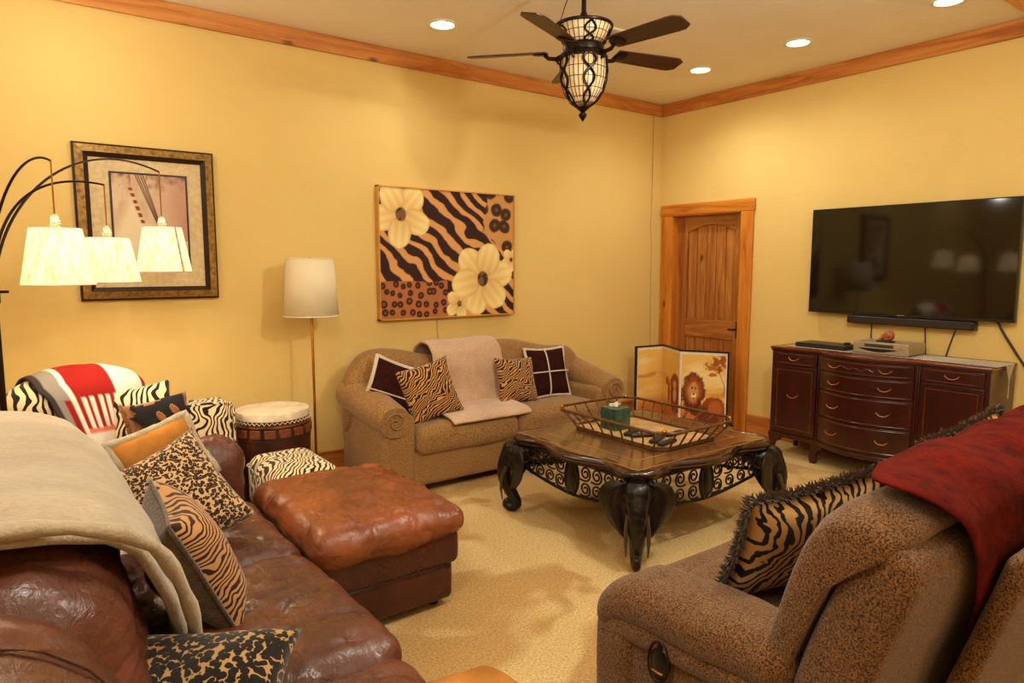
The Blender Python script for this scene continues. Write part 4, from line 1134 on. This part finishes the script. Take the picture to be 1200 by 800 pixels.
def front(name, y0, y1, z0, z1, pulls, bowed=False, keyline=True):
    n = 14 if bowed else 1
    ys = list(np.linspace(y0, y1, n + 1)); pf = [(bow(y) - .014, y) for y in ys] + [(bow(y) + .004, y) for y in ys[::-1]]
    o_ = part(name, prism(pf, 'Z', z0, z1), 'cherry', t, bevel=.003)
    for (py, pz) in pulls: pull(py, pz, o_)
    if keyline:
        for zz in ((z0 + .012, z1 - .012) if z1 - z0 < .2 else (z0 + .035, z1 - .035)):
            part('bead_moulding', tube([(bow(y) - .015, y, zz) for y in np.linspace(y0 + .03, y1 - .03, n + 1)], .0032, 5), 'cherry_top', o_)
        if z1 - z0 > .25:
            for yy_ in (y0 + .03, y1 - .03): part('bead_moulding', tube([(bow(yy_) - .015, yy_, z0 + .035), (bow(yy_) - .015, yy_, z1 - .035)], .0032, 5), 'cherry_top', o_)
front('door', CY1 + .03, SY1 - .04, .20, .735, [((CY1 + SY1) / 2, .50)]); front('door', SY0 + .04, CY0 - .03, .20, .735, [((CY0 + SY0) / 2, .44)])
front('drawer', CY1 + .03, SY1 - .04, .745, .84, [((CY1 + SY1) / 2, .795)]); front('drawer', SY0 + .04, CY0 - .03, .745, .84, [((CY0 + SY0) / 2, .795)])
for z0, z1 in ((.745, .84), (.60, .735), (.395, .59), (.20, .385)):
    zc = (z0 + z1) / 2
    front('drawer', CY0 + .012, CY1 - .012, z0, z1, [(CY0 + .16, zc), (CY1 - .16, zc)], True)
for y in (CY0, CY1, CY0 - .015, CY1 + .015):
    part('pilaster', box(SX - .012, SX + .01, y - .006, y + .006, .185, .845), 'cherry', t, bevel=.003)
part('carved_ornament', tube([(bow(2.36 + q * .11) - .018, 2.36 + q * .11, .79 + .008 * math.sin(q * 8)) for q in np.linspace(-1, 1, 24)], .004, 5), 'cherry_top', t)
# lace runner with scalloped edge, hanging over the near end
setorg()
def lacef(u, v):
    L1 = 1.452; s = u * (L1 + .22); ed = v < .03 or v > .97
    sc = .012 * abs(math.sin(s * 60)) if ed else 0
    wid = .265; x = 4.99 + v * wid + (-sc if v < .5 else sc); y = 3.02 - s
    if y > 1.568: return (x, y, SZ + .004)
    dwn = 1.568 - y; tp_ = max(.12, 1 - dwn / .11)
    return (4.99 + wid * (.72 + (v - .5) * .56 * tp_), 1.5635, SZ + .004 - dwn)
lv, lf = sheet(lacef, 420, 40)
lf = [q for q in lf if not ((q[0] // 41) % 4 in (1, 2) and ((q[0] % 41) + 2 * ((q[0] // 41) // 4 % 2)) % 4 in (1, 2) and 1 < q[0] % 41 < 38)]
o = part('lace_runner', (lv, lf), 'lace', None, local=True, solid=.002); tag(o, 'cream crocheted lace runner along the top of the sideboard', 'runner')
# player, recorder, figurine
t = thing('disc_player', 'slim black disc player on the left of the sideboard', 'disc player', (5.12, 2.76, SZ + .006))
part('case', softbox(5.02, 5.24, 2.56, 2.96, SZ + .006, SZ + .040, .005, 3), 'black_plastic', t)
part('front_strip', box(5.018, 5.0215, 2.58, 2.94, SZ + .018, SZ + .024), 'grey_rubber', t, smooth=False)
o = part('sensor_box', softbox(5.15, 5.18, 2.60, 2.64, SZ + .041, SZ + .055, .004, 2), 'black_plastic', None, local=True); tag(o, 'tiny black box lying on top of the slim disc player', 'sensor')
t = thing('video_recorder', 'silver video recorder on the middle of the sideboard', 'video recorder', (5.15, 2.31, SZ + .006))
vx, v0, v1, vz0, vz1 = 5.0, 2.11, 2.49, SZ + .006, SZ + .092
cs = part('case', softbox(vx + .01, 5.27, v0, v1, vz0 + .006, vz1, .005, 3), 'silver_plastic', t)
part('front_panel', softbox(vx, vx + .016, v0 - .002, v1 + .002, vz0 + .004, vz1 + .001, .004, 3), 'silver_plastic', t)
part('tape_door', box(vx - .003, vx + .002, v0 + .10, v1 - .08, vz0 + .052, vz0 + .074), 'grey_rubber', t, bevel=.001)
bw = [(v0 + .08 + (v1 - v0 - .12) * q, vz0 + .038 - .020 * math.sin(PI * q)) for q in np.linspace(0, 1, 12)] + [(v1 - .04, vz0 + .042), (v0 + .08, vz0 + .042)]
part('display_window', prism(bw, 'X', vx - .003, vx + .002), 'black_plastic', t, smooth=False)
for q in (.045, .065): part('button', ellipsoid((vx - .001, v0 + q, vz0 + .058), (.003, .007, .007), 10, 6), 'pull_metal', t)
for y in (v0 + .04, v1 - .04): part('foot', lathe([(.012, 0), (.012, .008)], 10, (vx + .05, y, vz0)), 'black_plastic', t)
fy, fx, fz = 2.30, 5.08, vz1 + .001
t = thing('animal_figurine', 'small brown stone figurine of a crouching animal on the silver recorder', 'figurine', (fx, fy, fz))
part('plinth', softbox(fx - .03, fx + .03, fy - .055, fy + .055, fz, fz + .01, .004, 3), 'black_plastic', t)
part('body', join(ellipsoid((fx, fy - .022, fz + .046), (.034, .036, .038)), ellipsoid((fx, fy + .01, fz + .026), (.024, .022, .02)), ellipsoid((fx - .012, fy - .01, fz + .02), (.018, .02, .014))), 'soapstone', t, remesh=.0025, smooth='all')
hd_ = part('head', join(ellipsoid((fx, fy + .034, fz + .036), (.02, .021, .021)), ellipsoid((fx - .006, fy + .048, fz + .024), (.010, .012, .011))), 'soapstone_pale', t, remesh=.002, smooth='all')
for s in (-1, 1): part('ear', ellipsoid((fx + s * .016, fy + .032, fz + .055), (.006, .005, .008), 8, 6), 'soapstone_pale', hd_, smooth='all')

# television and soundbar
t = thing('television', 'large black flat television on the right wall', 'television', (5.36, 2.325, 1.55))
ty0, ty1, tz0, tz1 = 1.605, 3.035, 1.144, 1.967
part('cabinet', softbox(5.325, 5.365, ty0, ty1, tz0, tz1, .006, 4), 'black_plastic', t)
part('rear_housing', softbox(5.36, 5.392, ty0 + .3, ty1 - .3, tz0 + .15, tz1 - .2, .008, 3), 'black_plastic', t)
part('screen', box(5.3235, 5.326, ty0 + .008, ty1 - .008, tz0 + .018, tz1 - .008), 'tv_screen', t, smooth=False)
for b in (box(5.319, 5.326, ty0, ty1, tz0, tz0 + .017), box(5.3215, 5.326, ty0, ty1, tz1 - .007, tz1), box(5.3215, 5.326, ty0, ty0 + .007, tz0, tz1), box(5.3215, 5.326, ty1 - .007, ty1, tz0, tz1)):
    part('bezel_rail', b, 'black_plastic', t, smooth=False)
for k in range(7):
    part('maker_letter', box(5.3182, 5.3192, 2.335 - k * .008, 2.340 - k * .008, tz0 + .005, tz0 + .012), 'silver_plastic', t, smooth=False)
t = thing('soundbar', 'long black soundbar on the wall under the television', 'soundbar', (5.35, 2.26, 1.09))
part('body', softbox(5.31, 5.39, 1.83, 2.71, 1.075, 1.135, .012, 4), 'black_plastic', t)
part('grille', box(5.3075, 5.3105, 1.85, 2.69, 1.082, 1.128), 'grey_rubber', t, smooth=False)
bpy.data.objects['grille'].data.materials[0] = MATS['cord_black']

# ------------------------------------------------------------------ reclining loveseat
t = thing('recliner_loveseat', 'brown speckled plush reclining loveseat in the right foreground', 'sofa', (2.4, 1.1, 0))
CH = 'chenille'
part('base', softbox(1.62, 3.35, .78, 1.50, .04, .30, .04), CH, t, smooth='all')
def arm(x0, x1, mirror=False):
    sgn = -1 if mirror else 1
    v, f = softbox(x0 + .01, x1 - .01, .80, 1.46, .04, .46, .05, 8, (.05, 0, 0), .004)
    side_ = part('arm_side', (v, f), CH, t, smooth='all')
    v, f = softbox(x0 - .012, x1, .80, 1.46, .395, .485, .045, 10, (.02, 0, 0), .006, 6, 3); v[:, 2] += -.05 * (v[:, 1] - 1.1); part('arm_band', (v, f), CH, t, smooth='all')
    v, f = softbox(x0 - .018, x1 - .01, .84, 1.50, .445, .59, .068, 12, (.02, 0, .10), .010, 7, 6)
    v[:, 2] += -.06 * (v[:, 1] - 1.1) - .5 * np.maximum(0, v[:, 1] - 1.38) ; part('arm_pad', (v, f), CH, t, smooth='all')
    part('front_post', softbox(x0 - .015, x1 - .01, 1.33, 1.50, .03, .44, .05, 7, (0, .03, 0), .004), CH, t, smooth='all')
    return side_
sd = arm(1.45, 1.70)
arm(3.30, 3.55, True)
lev = part('lever_cup', xf(ellipsoid((0, 0, 0), (.012, .036, .062), 20, 12), Matrix.Translation((1.443, 1.22, .395)) @ Matrix.Rotation(.12, 4, 'X')), 'black_plastic', t, smooth='all')
part('lever_rim', xf(tube([(-.009, .037 * math.cos(a), .063 * math.sin(a)) for a in np.linspace(0, 2 * PI, 31)[:-1]], .0035, 6, closed=True), Matrix.Translation((1.443, 1.22, .395)) @ Matrix.Rotation(.12, 4, 'X')), 'dark_bronze', lev)
part('lever_handle', xf(box(-.018, -.004, -.022, .018, -.03, -.024), Matrix.Translation((1.443, 1.22, .395))), 'pull_metal', lev, bevel=.002)
for x0, x1, sd_ in ((1.70, 2.49, 2), (2.50, 3.29, 7)):
    part('seat_cushion', softbox(x0, x1, .86, 1.50, .25, .455, .07, 10, (0, 0, .14), .010, 6, sd_), CH, t, smooth='all')
    part('footrest', softbox(x0 + .01, x1 - .01, 1.44, 1.60, .08, .44, .05, 8, (0, .06, 0), .006), CH, t, smooth='all')
def back(x0, x1, seed):
    # frame (rear shell): profile in y,z, reclined
    prof = [(.80, .20), (.88, .42), (.83, .60), (.755, .80), (.70, .905), (.64, .925), (.585, .90), (.575, .84), (.615, .72), (.68, .52), (.72, .35), (.74, .20)]
    xsn = np.concatenate([np.linspace(0, .14, 7), np.linspace(.2, .8, 6), np.linspace(.86, 1, 7)])
    rings = []
    for q in xsn:
        e = 1 - .12 * (1 - min(1, min(q, 1 - q) / .05)) ** 2
        cy, cz = .72, .55
        rings.append([(x0 + (x1 - x0) * q, cy + (y - cy) * e, cz + (z - cz) * (1 - (1 - e) * .4)) for y, z in prof])
    fr = part('back_frame', loft(rings), CH, t, smooth='all', sub=1)
    # front pillow of the back, puffed and folded over the top
    prof = [(.93, .44), (.965, .52), (.92, .66), (.885, .80), (.825, .935), (.745, .992), (.665, .995), (.605, .955), (.60, .915), (.66, .90), (.72, .875), (.765, .78), (.835, .62), (.885, .46)]
    rings = []
    for q in xsn:
        k = 1 - min(1, min(q, 1 - q) / .14); e = 1 - .30 * k ** 2; cy, cz = .77, .74
        rings.append([(x0 - .012 + (x1 - x0 + .024) * q, cy + (y - cy) * e + .006 * noise.noise(Vector((q * 9 + seed, y * 8, z * 8))), cz + (z - cz) * (1 - .22 * k * k) + .006 * noise.noise(Vector((q * 9, y * 8 + seed, z * 8)))) for y, z in prof])
    part('back_cushion', loft(rings), CH, t, smooth='all', sub=1)
    v, f = softbox(x0 + .34, x1 - .01, -.03, .03, .22, .86, .025, 6, (0, .02, 0), .004)
    v[:, 1] += .755 - .30 * (v[:, 2] - .22) - .07 + .0
    part('rear_panel', (v, f), CH, fr, smooth='all')
back(1.475, 2.48, 2); back(2.50, 3.50, 9)
setorg()
# red throw over the back
pth = [(.985, .56), (.965, .70), (.925, .83), (.87, .95), (.79, 1.018), (.70, 1.03), (.62, 1.01), (.565, .955), (.555, .87), (.575, .76), (.61, .66), (.64, .56)]
pth = [(-a, b) for a, b in pth][::-1]
def rx(u, v):   # v=0 at rear bottom, v=1 front bottom
    x0 = 1.56 + .38 * max(0, 1 - v / .46) ** 1.1 + .80 * max(0, (v - .52) / .48) ** .6
    return x0 + (3.30 - x0) * u
o = drape('throw_blanket', 'dark red plush throw over the back of the speckled loveseat', [(-a, b) for a, b in pth], rx, 46, 40, 'red_throw', amp=.012, seed=30, solid=.012, rip=lambda u, v: .012 * math.sin(u * 24 + v * 6) * (.3 + u))
pillow('throw_pillow', 'tiger-striped pillow with shaggy brown fringe on the near seat of the loveseat', (1.985, 1.12, .675), (.53, -.17, .05), (0, -.14, .28), .52, .42, .17, 'tiger_fur', 52, None, fringe=(.038, 'brown_fringe', 26, None), n=24)
pillow('throw_pillow', 'fringed tiger-striped pillow further along the loveseat, half hidden by the red throw', (2.96, 1.05, .72), (.93, -.25, .25), (-.1, -.2, .9), .42, .40, .15, 'tiger_fur', 57, None, fringe=(.034, 'brown_fringe', 20, None), n=20)

# ------------------------------------------------------------------ ceiling fan
fc = (2.616, 2.851, 0)
t = thing('ceiling_fan', 'dark bronze ceiling fan with leaded-glass bowl and five wooden blades', 'ceiling fan', (fc[0], fc[1], H))
part('canopy', lathe([(.02, 3.02), (.05, 3.03), (.07, 3.07), (.075, 3.0999)], 28, fc), 'dark_bronze', t)
part('downrod', lathe([(.013, 2.80), (.013, 3.04)], 14, fc), 'dark_bronze', t)
part('rod_collar', lathe([(.013, 2.88), (.02, 2.86), (.025, 2.80), (.013, 2.79)], 16, fc), 'dark_bronze', t)
part('motor_housing', lathe([(.02, 2.77), (.06, 2.75), (.09, 2.715), (.108, 2.70), (.112, 2.69), (.108, 2.665), (.124, 2.655), (.13, 2.645), (.124, 2.632), (.05, 2.63)], 32, fc), 'dark_bronze', t)
up = [(.096, 2.700), (.112, 2.718), (.130, 2.75), (.150, 2.797)]
lo_ = [(.122, 2.632), (.126, 2.58), (.121, 2.52), (.104, 2.46), (.070, 2.41), (.028, 2.377)]
ug = part('upper_glass', lathe(up, 40, fc), 'leaded_glass', t, smooth='all')
bpy.data.objects.remove(ug)
def openl(prof, k=40): return loft([[(fc[0] + r_ * math.cos(2 * PI * j / k), fc[1] + r_ * math.sin(2 * PI * j / k), z) for j in range(k)] for r_, z in prof], caps=False)
ug = part('upper_glass', openl(up), 'leaded_glass', t, smooth='all', solid=.003)
lg = part('lower_glass', openl(lo_), 'leaded_glass', t, smooth='all', solid=.003)
def prof_at(pr, s):
    k = s * (len(pr) - 1); i = int(min(k, len(pr) - 2)); q = k - i; return pr[i][0] * (1 - q) + pr[i + 1][0] * q, pr[i][1] * (1 - q) + pr[i + 1][1] * q
def lead(pr, nm, par, nv_, rows, off=.003):
    L_ = []
    for k in range(nv_):
        a = 2 * PI * k / nv_; L_.append(tube([(fc[0] + (prof_at(pr, s)[0] + off) * math.cos(a), fc[1] + (prof_at(pr, s)[0] + off) * math.sin(a), prof_at(pr, s)[1]) for s in np.linspace(0, 1, 9)], .0017, 4))
    for s in rows:
        r_, z = prof_at(pr, s); L_.append(tube([(fc[0] + (r_ + off) * math.cos(a), fc[1] + (r_ + off) * math.sin(a), z) for a in np.linspace(0, 2 * PI, 33)[:-1]], .0017, 4, closed=True))
    part(nm, join(*L_), 'iron', par, kind='stuff')
lead(up, 'leading', ug, 30, (.3, .7)); lead(lo_, 'leading', lg, 30, (.22, .4, .58, .75, .88))
part('rim', tube([(fc[0] + .152 * math.cos(a), fc[1] + .152 * math.sin(a), 2.799) for a in np.linspace(0, 2 * PI, 41)[:-1]], .009, 8, closed=True), 'dark_bronze', t)
part('lower_rim', tube([(fc[0] + .122 * math.cos(a), fc[1] + .122 * math.sin(a), 2.632) for a in np.linspace(0, 2 * PI, 41)[:-1]], .008, 8, closed=True), 'dark_bronze', t)
for k in range(5):     # interlaced straps down the bowl
    a0 = 2 * PI * k / 5 + R(-45)
    for s in (-1, 1):
        pts = []; rd = []
        for q in np.linspace(0, 1, 34):
            r_, z = prof_at(lo_, q); a = a0 + s * .28 * math.sin(q * 3 * PI + .5) * (1 - .35 * q); pts.append((fc[0] + (r_ + .005) * math.cos(a), fc[1] + (r_ + .005) * math.sin(a), z)); rd.append(.0105 * (1 - .4 * q))
        part('strap', tube(pts, rd, 6, flat=.8), 'dark_bronze', lg)
        pts = []
        for q in np.linspace(0, 1, 18):
            r_, z = prof_at(up, q); a = a0 + s * .22 * math.sin(q * 2 * PI + .4); pts.append((fc[0] + (r_ + .004) * math.cos(a), fc[1] + (r_ + .004) * math.sin(a), z))
        part('strap', tube(pts, .006, 6), 'dark_bronze', ug)
part('finial', lathe([(.03, 2.382), (.034, 2.372), (.016, 2.358), (.012, 2.352), (.022, 2.342), (.022, 2.332), (.012, 2.318), (.002, 2.303)], 20, fc), 'dark_bronze', t)
def blade_mesh():
    out = []
    for i in range(13):
        q = i / 12; x = .20 + .44 * q; w_ = .055 + .016 * q
        if q > .85: w_ *= math.sqrt(max(0.06, 1 - ((q - .85) / .155) ** 2)) * .55 + .45
        out.append([(x, -w_, -.004), (x, w_, -.004), (x, w_, .004), (x, -w_, .004)])
    return loft(out)
setorg(); b0 = None
for k in range(5):
    a = R(-83.8 + 72 * k)
    if b0 is None:
        b0 = part('blade', xf(blade_mesh(), Matrix.Rotation(R(-13), 4, 'X')), 'fan_blade', t, local=True, bevel=.002)
        part('blade_arm', join(tube([(.10, 0, -.015), (.15, 0, -.035), (.19, 0, -.03), (.22, 0, -.006)], [.014, .012, .011, .010], 8), xf(ellipsoid((.235, 0, -.008), (.045, .05, .008), 16, 8), Matrix.Rotation(R(-13), 4, 'X'))), 'dark_bronze', b0, local=True)
        part('scroll', tube([(.13 + .018 * (1 - q * .6) * math.cos(q * 9), .0, -.05 + .018 * (1 - q * .6) * math.sin(q * 9)) for q in np.linspace(0, 1, 20)], .006, 6), 'dark_bronze', b0, local=True)
        b = b0
    else:
        b = b0.copy(); COL.objects.link(b)
        for c in b0.children:
            d = c.copy(); COL.objects.link(d); d.parent = b
    b.location = (0, 0, 2.675 - H); b.rotation_euler = (0, 0, a)
setorg((fc[0], fc[1], H))
part('wire', tube([(fc[0] - .10, fc[1] + .09, 2.80), (fc[0] - .085, fc[1] + .06, 2.90), (fc[0] - .05, fc[1] + .04, 3.0), (fc[0] - .045, fc[1] + .035, 3.07)], .003, 6), 'iron', t)
setorg()
